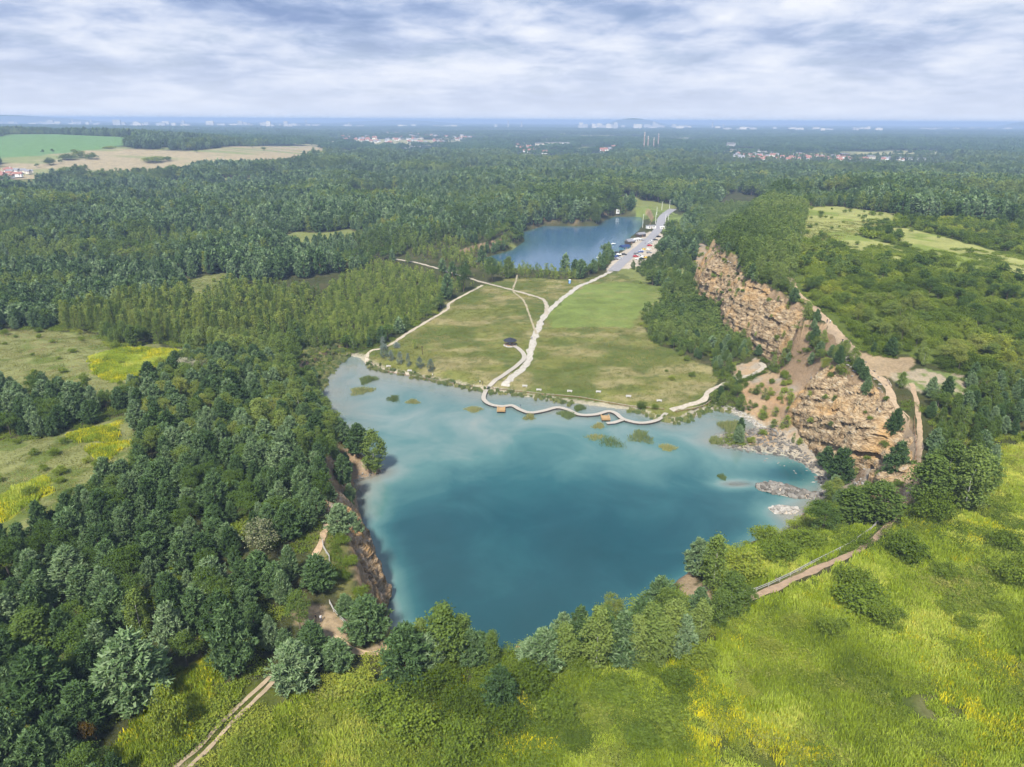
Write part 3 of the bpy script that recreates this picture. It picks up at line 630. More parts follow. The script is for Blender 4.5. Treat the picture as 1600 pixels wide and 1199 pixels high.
rocks('scree_stones', fill([(1080,460),(1130,470),(1180,510),(1220,530),(1170,530),(1110,500)], 200, 7), rng.uniform(.3, 1.0, 200), 'fallen stones below the far yellow cliff')
rocks('waterline_stones', np.array([L1w[8] * (1 - t) + L1w[10] * t + rng.normal(0, .4, 2) for t in rng.uniform(0, 1, 50)]), rng.uniform(.2, .5, 50), 'thin line of pale stones at the water in the small wooded cove')
rocks('waterline_stones', np.array([L1w[14] * (1 - t) + L1w[17] * t + [1.6, 0] + rng.normal(0, .4, 2) for t in rng.uniform(0, 1, 60)]), rng.uniform(.2, .6, 60), 'thin line of pale stones at the foot of the rusty cliff')

# ------------------------------------------------------------------ plants: prototypes
def rhombs(Cn, Nrm, L, W):
    """rhombic leaves with centre, normal, length and width"""
    n = len(Cn); a = np.cross(Nrm, rng.normal(size=(n, 3))); a /= np.linalg.norm(a, axis=1)[:, None] + 1e-9; b = np.cross(Nrm, a)
    V = np.stack([Cn - a * L[:, None] / 2, Cn + b * W[:, None] / 2, Cn + a * L[:, None] / 2, Cn - b * W[:, None] / 2], 1).reshape(-1, 3)
    F = np.arange(n * 4).reshape(n, 4); return V, F
def unit(n): 
    v = rng.normal(size=(n, 3)); return v / np.linalg.norm(v, axis=1)[:, None]
def trunk_mb(h, r, bend=.3, limbs=0, mi=0, seed=0, spread=1.0, lo=.25, hi=.85):
    q = random.Random(seed); mb = MB(); p = Vector((0, 0, -.5)); n = 6; pts = [p]
    for i in range(1, n + 1): pts.append(Vector((q.uniform(-bend, bend) * i / n, q.uniform(-bend, bend) * i / n, h * i / n)))
    for i in range(n): mb.tube(pts[i], pts[i + 1], r * (1 - i / n * .85), r * (1 - (i + 1) / n * .85), 6, mi, cap=False)
    for k in range(limbs):
        f = q.uniform(lo, hi); j = min(int(f * n), n - 1); b = pts[j].lerp(pts[j + 1], f * n - j); a = q.uniform(0, 6.28); l = spread * (1.1 - f) * q.uniform(.7, 1.1)
        mb.tube(b, b + Vector((math.cos(a) * l, math.sin(a) * l, l * .55)), r * .35 * (1.1 - f), r * .08, 4, mi, cap=False)
    return mb
def pine_crown(seed, H, W, lod=0):
    q = np.random.default_rng(seed); C_, D_ = [], []
    lev = 15 if lod == 0 else 8
    for i in range(lev):
        f = min(max((i + q.uniform(-.3, .3)) / lev, 0.0), 0.97); z = H * (.10 + .88 * f)
        rad = W / 2 * (min(1, (f + .14) * 2.6) ** .6) * (1 - f ** 1.25) ** .72 + .12
        nb = int((7 if lod == 0 else 5) * (1 - .45 * f)) + 1; a0 = q.uniform(0, 6.28)
        for b in range(nb):
            a = a0 + 6.283 * b / nb + q.uniform(-.35, .35); L = rad * q.uniform(.72, 1.14); nt = (5 if lod == 0 else 3) if L > .8 else 2
            for k in range(nt):
                g = 1 - k * (.17 if lod == 0 else .26); side_ = q.normal(0, .22 * L * (1 - g + .25))
                x = L * g; C_.append((math.cos(a) * x - math.sin(a) * side_, math.sin(a) * x + math.cos(a) * side_, z + .20 * x * (1 - f * .4) + q.normal(0, .18)))
                D_.append((math.cos(a) * .75, math.sin(a) * .75, .8))
    C_.append((0, 0, H * .98)); D_.append((0, 0, 1)); C_ = np.array(C_); D_ = np.array(D_)
    m = 13 if lod == 0 else 6; ln = (.50 if lod == 0 else .95) * (W / 8) ** .5; wd = (.115 if lod == 0 else .36) * (W / 8) ** .5
    n = len(C_); A = np.repeat(C_, m, 0) + q.normal(0, .17 if lod == 0 else .25, (n * m, 3)); dr = np.repeat(D_, m, 0) + q.normal(0, .75, (n * m, 3)); dr /= np.linalg.norm(dr, axis=1)[:, None]
    s = np.cross(dr, q.normal(size=(n * m, 3))); s /= np.linalg.norm(s, axis=1)[:, None]; l = ln * q.uniform(.7, 1.35, n * m)[:, None]; w = wd * q.uniform(.7, 1.3, n * m)[:, None]
    V = np.stack([A - dr * l * .3 + s * w, A - dr * l * .3 - s * w, A + dr * l - s * w * .5, A + dr * l + s * w * .5], 1).reshape(-1, 3)
    F = np.arange(n * m * 4).reshape(-1, 4); return V, F
def leaf_crown(seed, clusters, per, spread, size, droop=.0):
    q = np.random.default_rng(seed); C_ = np.repeat(clusters[:, :3], per, 0); S_ = np.repeat(clusters[:, 3], per)
    P = C_ + q.normal(0, 1, C_.shape) * (spread * S_)[:, None] * [1, 1, .75]
    if droop: P[:, 2] -= np.abs(q.normal(0, droop, len(P)))
    nr = q.normal(0, .7, P.shape) + [0, 0, .75]; nr += (P - C_) * .6; nr /= np.linalg.norm(nr, axis=1)[:, None]
    L = size * q.uniform(.7, 1.4, len(P)); return rhombs(P, nr, L, L * .72)
def clusters_ovoid(q, n, H, W, z0, pw=.8, asym=.25):
    out = []; ph = q.uniform(0, 6.28, 4)
    for i in range(n):
        f = q.uniform(0, 1) ** .9; r = W / 2 * (math.sin(math.pi * min(.02 + f * .96, 1)) ** pw) * (1.1 - .45 * f)
        a = q.uniform(0, 6.28); r *= 1 + asym * math.sin(a * 2 + ph[0] + f * 5) + asym * .6 * math.sin(a * 3 + ph[1] - f * 7); rr = r * q.uniform(.35, 1) ** .55
        out.append((math.cos(a) * rr, math.sin(a) * rr, z0 + (H - z0) * f, q.uniform(.75, 1.3)))
    return np.array(out)
def clusters_lobes(q, n, H, W, z0, lobes=7):
    out = []; L = []
    for k in range(lobes):
        a = 6.28 * k / lobes + q.uniform(-.4, .4); r = W * q.uniform(.18, .34); L.append((math.cos(a) * r, math.sin(a) * r, z0 + (H - z0) * q.uniform(.28, .72), W * q.uniform(.17, .26)))
    L.append((q.normal(0, .3), q.normal(0, .3), z0 + (H - z0) * .78, W * .24))
    for i in range(n):
        b = L[q.integers(len(L))]; v = q.normal(size=3); v /= np.linalg.norm(v); v[2] = abs(v[2]) if q.random() < .75 else v[2]; rr = b[3] * q.uniform(.6, 1.05)
        z = b[2] + v[2] * rr * 1.0; out.append((b[0] + v[0] * rr, b[1] + v[1] * rr, max(z, z0 * .6), q.uniform(.7, 1.2)))
    return np.array(out)
PROTO = {}     # kind -> list of (trunk mesh, crown mesh, merged hi mesh, merged lo mesh, nominal height, nominal width)
def register(kind, tm_, leafmat, hi, lo, H, W, barkmat):
    tr = tm_.mesh('trunk', [barkmat]); cr = mesh_np('crown', hi[0], hi[1], [leafmat])
    tv = np.array(tm_.v); 
    def merged(part):
        tf = [f for f in tm_.f if len(f) == 4]; V = np.concatenate([tv, part[0]]); F = np.concatenate([np.array(tf), part[1] + len(tv)]); mi = [0] * len(tf) + [1] * len(part[1])
        return mesh_np(kind, V, F, [barkmat, leafmat], mi)
    PROTO.setdefault(kind, []).append((tr, cr, merged(hi), merged(lo), H, W))
for s in range(6):
    q = np.random.default_rng(s + 5); H = 10; W = [8.0, 7.0, 8.6, 6.0, 7.6, 5.2][s]
    register('pine_tree', trunk_mb(H * .93, .2, .25, 10, seed=s, spread=3.2), M['pine'], pine_crown(s, H, W), pine_crown(s + 50, H, W, 1), H, W, M['barkpine'])
for s in range(5):
    q = np.random.default_rng(s + 15); H = 12; W = [4.6, 5.4, 4.0, 6.0, 5.0][s]
    c = clusters_ovoid(q, 170, H, W, 1.3, .6); c2 = clusters_ovoid(q, 60, H, W, 1.3, .6)
    register('birch_tree', trunk_mb(H * .95, .085, .25, 5, seed=s, spread=1.9), M['birch'], leaf_crown(s, c, 28, .36, .34, .3), leaf_crown(s, c2, 12, .6, .72, .3), H, W, M['barkbirch'])
for s in range(4):
    q = np.random.default_rng(s + 25); H = 12; W = [3.8, 4.4, 3.3, 4.8][s]
    c = clusters_ovoid(q, 120, H, W, .8, .5, .15); c[:, :2] *= (1.25 - c[:, 2:3] / H * .95); c2 = c[::3]
    register('poplar_tree', trunk_mb(H * .95, .14, .2, 5, seed=s, spread=1.6), M['poplar'], leaf_crown(s, c, 24, .34, .26), leaf_crown(s, c2, 12, .55, .62), H, W, M['bark'])
for s in range(5):
    q = np.random.default_rng(s + 35); H = 12; W = [10, 9, 11, 8.4, 9.6][s]
    c = clusters_lobes(q, 170, H, W, 2.2, 7); c2 = c[::3]
    register('broadleaf_tree', trunk_mb(H * .7, .26, .4, 8, seed=s, spread=4.0), M['broad'], leaf_crown(s, c, 26, .46, .34), leaf_crown(s, c2, 12, .75, .85), H, W, M['bark'])
for s in range(4):
    q = np.random.default_rng(s + 45); H = 5; W = [2.2, 2.6, 1.8, 2.4][s]
    c = clusters_ovoid(q, 46, H, W, .3, .5); c[:, :2] *= (1.2 - c[:, 2:3] / H * .8); c2 = c[::2]
    register('sapling', trunk_mb(H * .95, .06, .12, 3, seed=s, spread=.8), M['sapling'], leaf_crown(s, c, 16, .22, .22), leaf_crown(s, c2, 9, .3, .42), H, W, M['bark'])
for s in range(6):
    q = np.random.default_rng(s + 55); H = 2.6; W = [5, 4.4, 5.6, 4.0, 6.0, 4.8][s]
    c = clusters_lobes(q, 130, H, W, .15, 9); c[:, 2] = np.clip(c[:, 2], .1, 3); c2 = c[::3]
    register('shrub', trunk_mb(H * .6, .07, .3, 6, seed=s, spread=1.6, lo=.1, hi=.5), M['shrub'], leaf_crown(s, c, 24, .32, .22), leaf_crown(s, c2, 13, .5, .5), H, W, M['bark'])
for s in range(3):
    q = np.random.default_rng(s + 65); H = 5; W = [3.4, 2.8, 3.8][s]
    c = clusters_ovoid(q, 80, H, W, .3, .45); c[:, :2] *= (1.2 - c[:, 2:3] / H * .75)
    register('silver_willow', trunk_mb(H * .9, .08, .15, 5, seed=s, spread=1.2), M['silver'], leaf_crown(s, c, 22, .28, .22), leaf_crown(s, c[::3], 10, .4, .5), H, W, M['bark'])
for s, mm in enumerate(('rust', 'pale')):
    q = np.random.default_rng(s + 75); H = 6; W = 5; c = clusters_lobes(q, 130, H, W, .6, 8)
    register('autumn_tree', trunk_mb(H * .7, .12, .3, 7, seed=s, spread=2), M[mm], leaf_crown(s, c, 22, .34, .22), leaf_crown(s, c[::3], 10, .5, .5), H, W, M['bark'])

# ------------------------------------------------------------------ plants: where they stand
T = []   # kind, variant, x, y, z, height, width, label (None -> by area)
def top_height(x, y, z, vtop):
    lo, hi = .5, 40
    for _ in range(30):
        m = (lo + hi) / 2; v = proj(np.array(x), np.array(y), np.array(z + m))[1]
        if v > vtop: lo = m
        else: hi = m
    return lo
def hand(kind, u, vb, vt, wpx, label, var=None):
    x, y, z = ground(u, vb - wpx * .10); h = top_height(x, y, z, vt); dep_ = proj(np.array(x), np.array(y), np.array(z + h / 2))[2]
    w = wpx / FPX * float(dep_); n = len(PROTO[kind])
    T.append((kind, rng.integers(n) if var is None else var, x, y, z, h, w, label))
H_ = [('pine_tree',462,1085,1003,80,'rounded pine beside the end of the wheel track, lowest left of the sandy ledge'),
('pine_tree',527,1052,1000,62,'pine right of the rounded one beside the wheel track'),('pine_tree',489,1022,973,50,'pine directly below the two people on the sandy ledge'),
('pine_tree',575,1006,934,82,'broad pine on the cliff edge right of the sandy ledge fence'),('pine_tree',541,966,929,32,'small pine at the top end of the ledge fence'),
('pine_tree',636,1077,978,92,'wide dark pine at the left end of the near shore tree row'),('birch_tree',694,1050,946,62,'tall pale topped tree in the near shore row above the lake'),
('pine_tree',735,1045,985,56,'pine between the tall pale topped tree and the small birch'),('birch_tree',769,1042,986,28,'small slim birch left of the gap in the near shore row'),
('pine_tree',781,1117,1042,66,'lone dark pine standing forward in the bramble thicket'),('pine_tree',852,1052,984,74,'bushy pine right of the rim rock on the near shore'),
('pine_tree',905,1012,948,46,'dark pine behind the tall white stemmed birch'),('birch_tree',931,1052,949,44,'tall birch with a white stem in the middle of the near row'),
('pine_tree',972,1046,956,64,'dark pine right of the tall white stemmed birch'),('birch_tree',1012,1042,944,42,'leafy birch right of the dark pines in the near row'),
('birch_tree',1048,1028,938,38,'grey green birch near the right end of the near row'),('pine_tree',1030,962,902,58,'dark pine left of the bare sandy slope by the lake'),
('birch_tree',1093,1004,938,30,'slim birch with a white stem below the bare sandy slope'),('birch_tree',1139,968,894,46,'birch at the start of the field path and its rope fence'),
('pine_tree',1088,905,842,50,'pine left of the pair on the small headland'),('birch_tree',1113,930,838,46,'tall birch right of the pair on the small headland'),
('pine_tree',213,1112,994,122,'very broad blue green pine above the yellow goldenrod, largest in the lower left'),('pine_tree',75,1132,1014,104,'broad pine left of the largest pine in the lower left'),
('pine_tree',136,1152,1068,76,'pine in front of the two broad pines in the lower left'),('pine_tree',18,1205,1112,86,'pine cut by the left edge in the bottom corner'),
('birch_tree',58,1035,958,66,'yellow green birch with a wide crown in the lower left wood'),('birch_tree',223,1002,922,36,'slender yellow green birch above the largest lower left pine'),
('pine_tree',270,1016,942,54,'pine right of the slender yellow green birch'),('shrub',267,1160,1092,58,'grey green round bush beside the goldenrod near the wheel track'),
('autumn_tree',140,1172,1132,32,'rust brown small tree under the lower left pines'),('pine_tree',368,1066,945,74,'tall pine left of the wheel track above its bend'),
('autumn_tree',409,880,812,60,'pale whitish tree among the pines left of the rusty cliff'),('pine_tree',350,1010,925,66,'pine behind the tall one above the wheel track bend'),
('pine_tree',532,840,788,50,'pine at the head of the narrow cliff path'),('pine_tree',553,855,800,36,'pine on the brink of the rusty cliff'),('pine_tree',498,930,868,60,'pine between the cliff path and the viewpoint rail'),
('birch_tree',585,742,672,38,'yellow green birches at the tip of the wooded point in the lake'),('pine_tree',560,715,662,44,'dark pine on the wooded point behind the birches'),
('pine_tree',1397,757,690,46,'dark pine beside the bare trail above the ochre cliff'),('pine_tree',1395,688,638,30,'narrow pine at the brink of the ochre cliff'),('pine_tree',1310,762,700,46,'pine on the scree at the foot of the ochre cliff'),
('pine_tree',1290,735,698,32,'smaller tree left of the pine at the foot of the ochre cliff'),('birch_tree',1506,802,700,66,'many stemmed birch with white trunks at the edge of the field'),
('birch_tree',1445,800,712,56,'birch left of the many stemmed one at the field edge'),('birch_tree',1475,775,690,56,'birch behind the many stemmed one at the field edge'),('birch_tree',1535,772,712,46,'birch right of the many stemmed one'),
('birch_tree',1372,822,755,62,'dark leafy birch at the upper end of the field path'),('birch_tree',1335,822,764,56,'leafy tree left of the upper end of the field path'),('broadleaf_tree',1285,838,790,70,'low spreading tree above the lake near the boulder heap'),
('pine_tree',668,1062,992,58,'pine behind the wide dark one at the left of the near row'),('birch_tree',722,1034,962,38,'birch right of the tall pale topped tree'),('pine_tree',828,1042,1000,48,'small pine just right of the pale orange rim rock'),('birch_tree',882,1048,976,42,'birch left of the tall white stemmed one'),('pine_tree',952,1036,966,46,'pine tucked behind the tall white stemmed birch'),('birch_tree',992,1046,962,38,'birch between the dark pine and the leafy birch'),('birch_tree',1030,1048,964,36,'short birch in front of the grey green one'),('pine_tree',1066,1034,962,46,'pine right of the grey green birch'),('pine_tree',1000,1000,936,48,'pine at the back of the right near row'),('birch_tree',1122,986,922,40,'birch between the slim white stemmed one and the field path'),('pine_tree',880,1012,958,44,'pine at the back of the row left of the tall birch'),('broadleaf_tree',1162,958,918,46,'round tree at the lower end of the field path'),('pine_tree',752,1040,988,44,'pine left of the small slim birch'),('birch_tree',660,1040,968,36,'slim birch among the pines at the left of the near row'),
('autumn_tree',292,592,560,34,'pale grey leafless looking tree above the yellow flower clearing'),('autumn_tree',318,588,562,26,'whitish bare tree right of the pale grey one'),('silver_willow',599,548,527,12,'slim silver willow left of the sandy bend'),('silver_willow',600,561,537,15,'largest round silver willow at the sandy bend'),('silver_willow',611,565,548,11,'pale silver willow right of the largest'),('silver_willow',625,571,550,11,'pointed silver willow, third along the shore'),('silver_willow',638,574,553,9,'narrow silver willow, fourth along the shore'),('silver_willow',656,577,558,13,'grey silver willow, fifth along the shore'),('silver_willow',673,583,562,13,'rightmost of the silver willows by the shore'),('silver_willow',620,545,535,12,'low silver willow behind the path bend'),('sapling',648,546,530,8,'lone slim tree standing in the meadow')]
for k, u, vb, vt, w, lab in H_:
    hand(k, u, vb, vt, w, lab, var=(0 if lab.startswith('rust') else 1) if k == 'autumn_tree' else None)
SH = [(535,852,26),(549,884,26),(522,908,22),(563,932,26),(540,905,20),(530,835,24),(1130,935,40),(1075,1020,44),(900,1050,44),(800,1060,44),(690,1065,50),(1010,1055,44),(1345,955,80),(1385,985,55),(1418,880,62),(1475,905,46),(1330,925,62),(1255,862,60),(1215,882,66),(1160,905,70),(1195,850,46),(1460,818,70),(1410,862,50),(1590,920,70),(1560,960,40),(1510,985,34),(1200,1020,40),(1170,1090,30),(1040,1150,70),(1000,1170,60),(870,1130,64),(900,1175,50),(660,1100,84),(720,1120,74),(600,1120,80),(560,1090,66),(640,1160,90),(720,1185,84),(510,1140,30),(455,1180,34),(690,1080,60),(830,1085,70),(1090,1045,60),(1060,1080,54),(1240,985,40),(1120,880,50),(1570,860,50),(1480,960,38),(1300,1000,50),(370,1190,50),(960,1095,66),(790,1150,70)]
for i, (u, v, w) in enumerate(SH): hand('shrub', u, v, v - w * rng.uniform(.42, .58), w, None)

hx = np.array([t[2] for t in T]); hy = np.array([t[3] for t in T]); hw = np.array([t[6] for t in T])
def scatter(spacing, y0, y1, umin=-160, umax=1760):
    """jittered grid of ground points between two distances, with their image positions"""
    span = y1 * .85 + 60; xs = np.arange(-span, span, spacing); ys = np.arange(y0, y1, spacing)
    X, Y = np.meshgrid(xs, ys); X = X.ravel() + rng.uniform(-.48, .48, X.size) * spacing; Y = Y.ravel() + rng.uniform(-.48, .48, Y.size) * spacing
    k = np.abs(X) < Y * .80 + 75; X, Y = X[k], Y[k]; Z = zat(X, Y); u, v, w = proj(X, Y, Z)
    k = (u > umin) & (u < umax) & (v < 1420); return X[k], Y[k], Z[k], u[k], v[k]
def free(X, Y, u, v, m=2.2, lawn=True):
    ok = np.ones(len(X), bool)
    for W in (L1w, L2w):
        d, bi, _ = sdline(X, Y, W, True); ok &= ~inpoly(X, Y, W) & (d > 2.0)
        if W is L1w: ok &= ~((d < 4.2) & (L1s[bi] > 2.5)) & ~((d < 7.5) & (bi >= 13) & (bi <= 17))
    for k, (p, wd, c) in PATHS.items():
        d, _, _ = sdline(X, Y, PW[k][::3], False); ok &= d > wd / 2 + m
    d, _, _ = sdline(X, Y, PW['road'][::3], False); ok &= d > 7
    d, bi, _ = sdline(X, Y, PLw, True); ok &= ~((d < np.where(inpoly(X, Y, PLw), 6, 2.5)) & (((bi >= 4) & (bi <= 8)) | ((bi >= 13) & (bi <= 18))))
    for p in DIRT + [DIRTP, PARK, LAWN, LAWN2, LAWN3] + [f for f in FIELDS_FAR]: ok &= ~inpoly(u, v, p)
    return ok
def clear_of_hand(X, Y, f=.42):
    ok = np.ones(len(X), bool)
    for x, y, w in zip(hx, hy, hw): ok &= np.hypot(X - x, Y - y) > w * f + 1.6
    return ok
def add(kind, X, Y, Z, h, w):
    n = len(PROTO[kind])
    for x, y, z, a, b in zip(X, Y, Z, h, w): T.append((kind, int(rng.integers(n)), float(x), float(y), float(z), float(a), float(b), None))
def any_in(u, v, polys):
    k = np.zeros(len(u), bool)
    for p in polys: k |= inpoly(u, v, p)
    return k
BLUFF = [(492,842),(520,832),(550,842),(580,900),(596,945),(560,952),(530,935),(512,905),(486,885)]
OPEN = [MEADOW, BLUFF] + CLEAR + OPENR + SCREE + [STRIP]
# woods out to 420 m
X, Y, Z, u, v = scatter(4.7, 60, 430)
ok = free(X, Y, u, v) & clear_of_hand(X, Y) & ~any_in(u, v, OPEN) & ~(inpoly(u, v, FIELD) & (Y < 300)) & ~any_in(u, v, [YELLOW[4]]) & ~inpoly(u, v, YOUNG) & ~inpoly(u, v, SHRUBR)
ok &= ~((u > 620) & (u < 1420) & (v > 860) & (rng.random(len(u)) < np.where(v < 1045, .62, .93))) & ~((u > 1100) & (v > 790) & (u < 1420))
ok &= ~(inpoly(u, v, [(480,545),(540,548),(545,556),(520,575),(480,600),(465,575)]))
X, Y, Z, u, v = [a[ok] for a in (X, Y, Z, u, v)]
nz = fbm(X / 28, Y / 28, 101, 3); r = rng.random(len(X))
left = u < 640; pop = inpoly(u, v, POPL)
kind = np.where(pop, 'poplar_tree', np.where(left & ((nz < .60) | (v > 640)) & (r < .80), 'pine_tree', np.where(r < .72, 'birch_tree', 'broadleaf_tree')))
right = u > 1060; kind = np.where(right & ~pop, np.where(r < .42, 'pine_tree', np.where(r < .82, 'birch_tree', 'broadleaf_tree')), kind)
shoreb = left & (u > 400) & (v < 720) & (r < .45); kind = np.where(shoreb & ~pop, 'birch_tree', kind)
for k in np.unique(kind):
    m = kind == k; n = m.sum(); sm = np.where(right[m], .72, 1.0)
    h = {'pine_tree': rng.uniform(5.5, 10.5, n), 'birch_tree': rng.uniform(6.5, 11.0, n), 'poplar_tree': rng.uniform(9, 13, n), 'broadleaf_tree': rng.uniform(6.5, 9, n)}[k] * sm
    w = h * {'pine_tree': .68, 'birch_tree': .44, 'poplar_tree': .36, 'broadleaf_tree': .80}[k] * rng.uniform(.75, 1.22, n)
    add(k, X[m], Y[m], Z[m], h, w)
# young plantation and reedy strip between the lakes
X, Y, Z, u, v = scatter(3.3, 270, 640); ok = free(X, Y, u, v, 1.2) & (inpoly(u, v, YOUNG) | (inpoly(u, v, BETWEEN) & (rng.random(len(u)) < .55)) | (inpoly(u, v, LOWBANK) & (rng.random(len(u)) < .5)))
dr_ = sdline(X, Y, PW['dirt_road'][::3], False)[0]; ok &= (dr_ > 20) | (rng.random(len(u)) < .3); X, Y, Z, dr_ = X[ok], Y[ok], Z[ok], dr_[ok]; n = len(X); h = rng.uniform(2.6, 6.8, n) * np.where(dr_ < 20, .38, 1); add('sapling', X, Y, Z, h, h * rng.uniform(.42, .6, n))
# shrubs on the right plateau, scree and clearings
X, Y, Z, u, v = scatter(5.0, 150, 760); ok = free(X, Y, u, v) & clear_of_hand(X, Y)
inS = inpoly(u, v, SHRUBR) & ~any_in(u, v, OPENR); sp = any_in(u, v, CLEAR + OPENR) & (rng.random(len(u)) < .10); scr = any_in(u, v, SCREE) & (rng.random(len(u)) < .26); mead = inpoly(u, v, MEADOW) & (u > 1000) & (rng.random(len(u)) < .07)
m = ok & (inS | sp | scr | mead); Xs, Ys, Zs = X[m], Y[m], Z[m]; n = m.sum(); r = rng.random(n); isS = inS[m]
tree = isS & (r < .16); small = scr[m] & (r < .55)
w = rng.uniform(3.2, 7.0, n); w[~isS] *= .6; sh = ~tree & ~small
add('shrub', Xs[sh], Ys[sh], Zs[sh], w[sh] * rng.uniform(.45, .75, sh.sum()), w[sh])
add('broadleaf_tree', Xs[tree], Ys[tree], Zs[tree], rng.uniform(5, 8.5, tree.sum()), rng.uniform(4.5, 8, tree.sum()))
add('sapling', Xs[small], Ys[small], Zs[small], rng.uniform(2, 4.5, small.sum()), rng.uniform(1.4, 2.6, small.sum()))
# wooded hill top over the far cliff and bushes at its foot
X, Y, Z, u, v = scatter(4.8, 150, 900); HILLP = [(1095,380),(1100,330),(1150,300),(1260,330),(1240,430),(1236,470),(1215,470),(1150,430),(1110,388)]; m = free(X, Y, u, v, 1) & inpoly(u, v, HILLP)
add('birch_tree', X[m], Y[m], Z[m], *(lambda h: (h, h * rng.uniform(.34, .5, m.sum())))(rng.uniform(7, 12, m.sum())))
m = free(X, Y, u, v, 1) & inpoly(u, v, [(985,420),(1050,395),(1085,400),(1080,440),(1075,470),(1140,480),(1190,510),(1180,560),(1110,550),(1020,530),(1030,490),(1045,465),(1020,445)]) & (rng.random(len(u)) < .8)
add('birch_tree', X[m], Y[m], Z[m], *(lambda h: (h, h * rng.uniform(.5, .75, m.sum())))(rng.uniform(3.5, 7.5, m.sum())))
TREEB = [(1195,560),(1235,522),(1290,508),(1308,530),(1345,570),(1392,602),(1388,628),(1340,616),(1290,590),(1245,563),(1215,580)]
m = free(X, Y, u, v, .8) & inpoly(u, v, TREEB) & (rng.random(len(u)) < .85); mm = m & (rng.random(len(u)) < .55); m2 = m & ~mm
add('pine_tree', X[mm], Y[mm], Z[mm], *(lambda h: (h, h * rng.uniform(.6, .8, mm.sum())))(rng.uniform(4, 7, mm.sum()))); add('birch_tree', X[m2], Y[m2], Z[m2], *(lambda h: (h, h * rng.uniform(.5, .7, m2.sum())))(rng.uniform(4, 7, m2.sum())))
m = inpoly(u, v, [(1165,605),(1200,575),(1245,575),(1235,610),(1200,640)]) & (rng.random(len(u)) < .5); add('shrub', X[m], Y[m], Z[m], rng.uniform(1.2, 2.2, m.sum()), rng.uniform(2, 4, m.sum()))
m = inpoly(u, v, [(1150,625),(1200,610),(1262,640),(1282,670),(1262,696),(1205,690),(1180,655)]) & (rng.random(len(u)) < .8); add('sapling', X[m], Y[m], Z[m], rng.uniform(2.5, 5, m.sum()), rng.uniform(2.5, 4, m.sum()))
m = inpoly(u, v, [(1070,440),(1090,430),(1150,480),(1200,505),(1235,520),(1195,545),(1150,545),(1090,510),(1060,480)]) & (rng.random(len(u)) < .95); add('birch_tree', X[m], Y[m], Z[m], *(lambda h: (h, h * rng.uniform(.5, .75, m.sum())))(rng.uniform(4.5, 9, m.sum())))
cv = np.array(CLV); k_ = rng.random(len(cv)) < .5; add('sapling', *cv[k_].T, rng.uniform(1.6, 3.6, k_.sum()), rng.uniform(1.4, 2.6, k_.sum())); add('shrub', *cv[~k_].T, rng.uniform(.9, 1.8, (~k_).sum()), rng.uniform(1.6, 3.4, (~k_).sum()))
# woods from 430 m to 2.2 km, then clumps
def woods(sp, y0, y1):
    X, Y, Z, u, v = scatter(sp, y0, y1, -60, 1660); ok = free(X, Y, u, v, 3) & ~any_in(u, v, [MEADOW, YOUNG, BETWEEN, SHRUBR] + CLEAR + OPENR + FIELDS_FAR) & ~inpoly(u, v, POPL)
    glade = fbm(X / 90, Y / 130, 181, 3) > .70; ok &= ~glade & ~any_in(u, v, [LOWBANK, CARSIDE]) & ~(any_in(u, v, TOWN) & (rng.random(len(u)) < .68)); ok &= ~any_in(u, v, [[(1095,380),(1100,330),(1150,300),(1260,330),(1240,430),(1215,470),(1150,430),(1110,388)], SCREE[3]])
    X, Y, Z, u, v = [a[ok] for a in (X, Y, Z, u, v)]; nz = fbm(X / 95, Y / 95, 131, 3); n2_ = fbm(X / 60, Y / 60, 151, 3); r = rng.random(len(X))
    pr = np.clip((nz - .33) * 5, .06, .97); std = fbm(X / 70, Y / 70, 171, 2)
    pr = np.where(u > 700, pr * .62, pr); kind = np.where(r < pr, 'pine_tree', np.where(n2_ > .5, 'broadleaf_tree', 'birch_tree')); kind = np.where((r > .97) & (Y < 1200), 'poplar_tree', kind)
    for k in np.unique(kind):
        m = kind == k; n = m.sum(); h = {'pine_tree': rng.uniform(12, 17, n), 'birch_tree': rng.uniform(11, 17, n), 'poplar_tree': rng.uniform(13, 18, n), 'broadleaf_tree': rng.uniform(11, 17, n)}[k]
        h = h * np.where(Y[m] < 700, .82, 1) * (.68 + .64 * sstep(.3, .7, std[m])) * np.where(any_in(u[m], v[m], TOWN), .55, 1); w = h * {'pine_tree': .55, 'birch_tree': .46, 'poplar_tree': .34, 'broadleaf_tree': .72}[k] * rng.uniform(.85, 1.2, n) * (sp / 6.5) ** .5
        add(k, X[m], Y[m], Z[m], h, w)
woods(6.6, 430, 950); woods(9.5, 950, 2300)

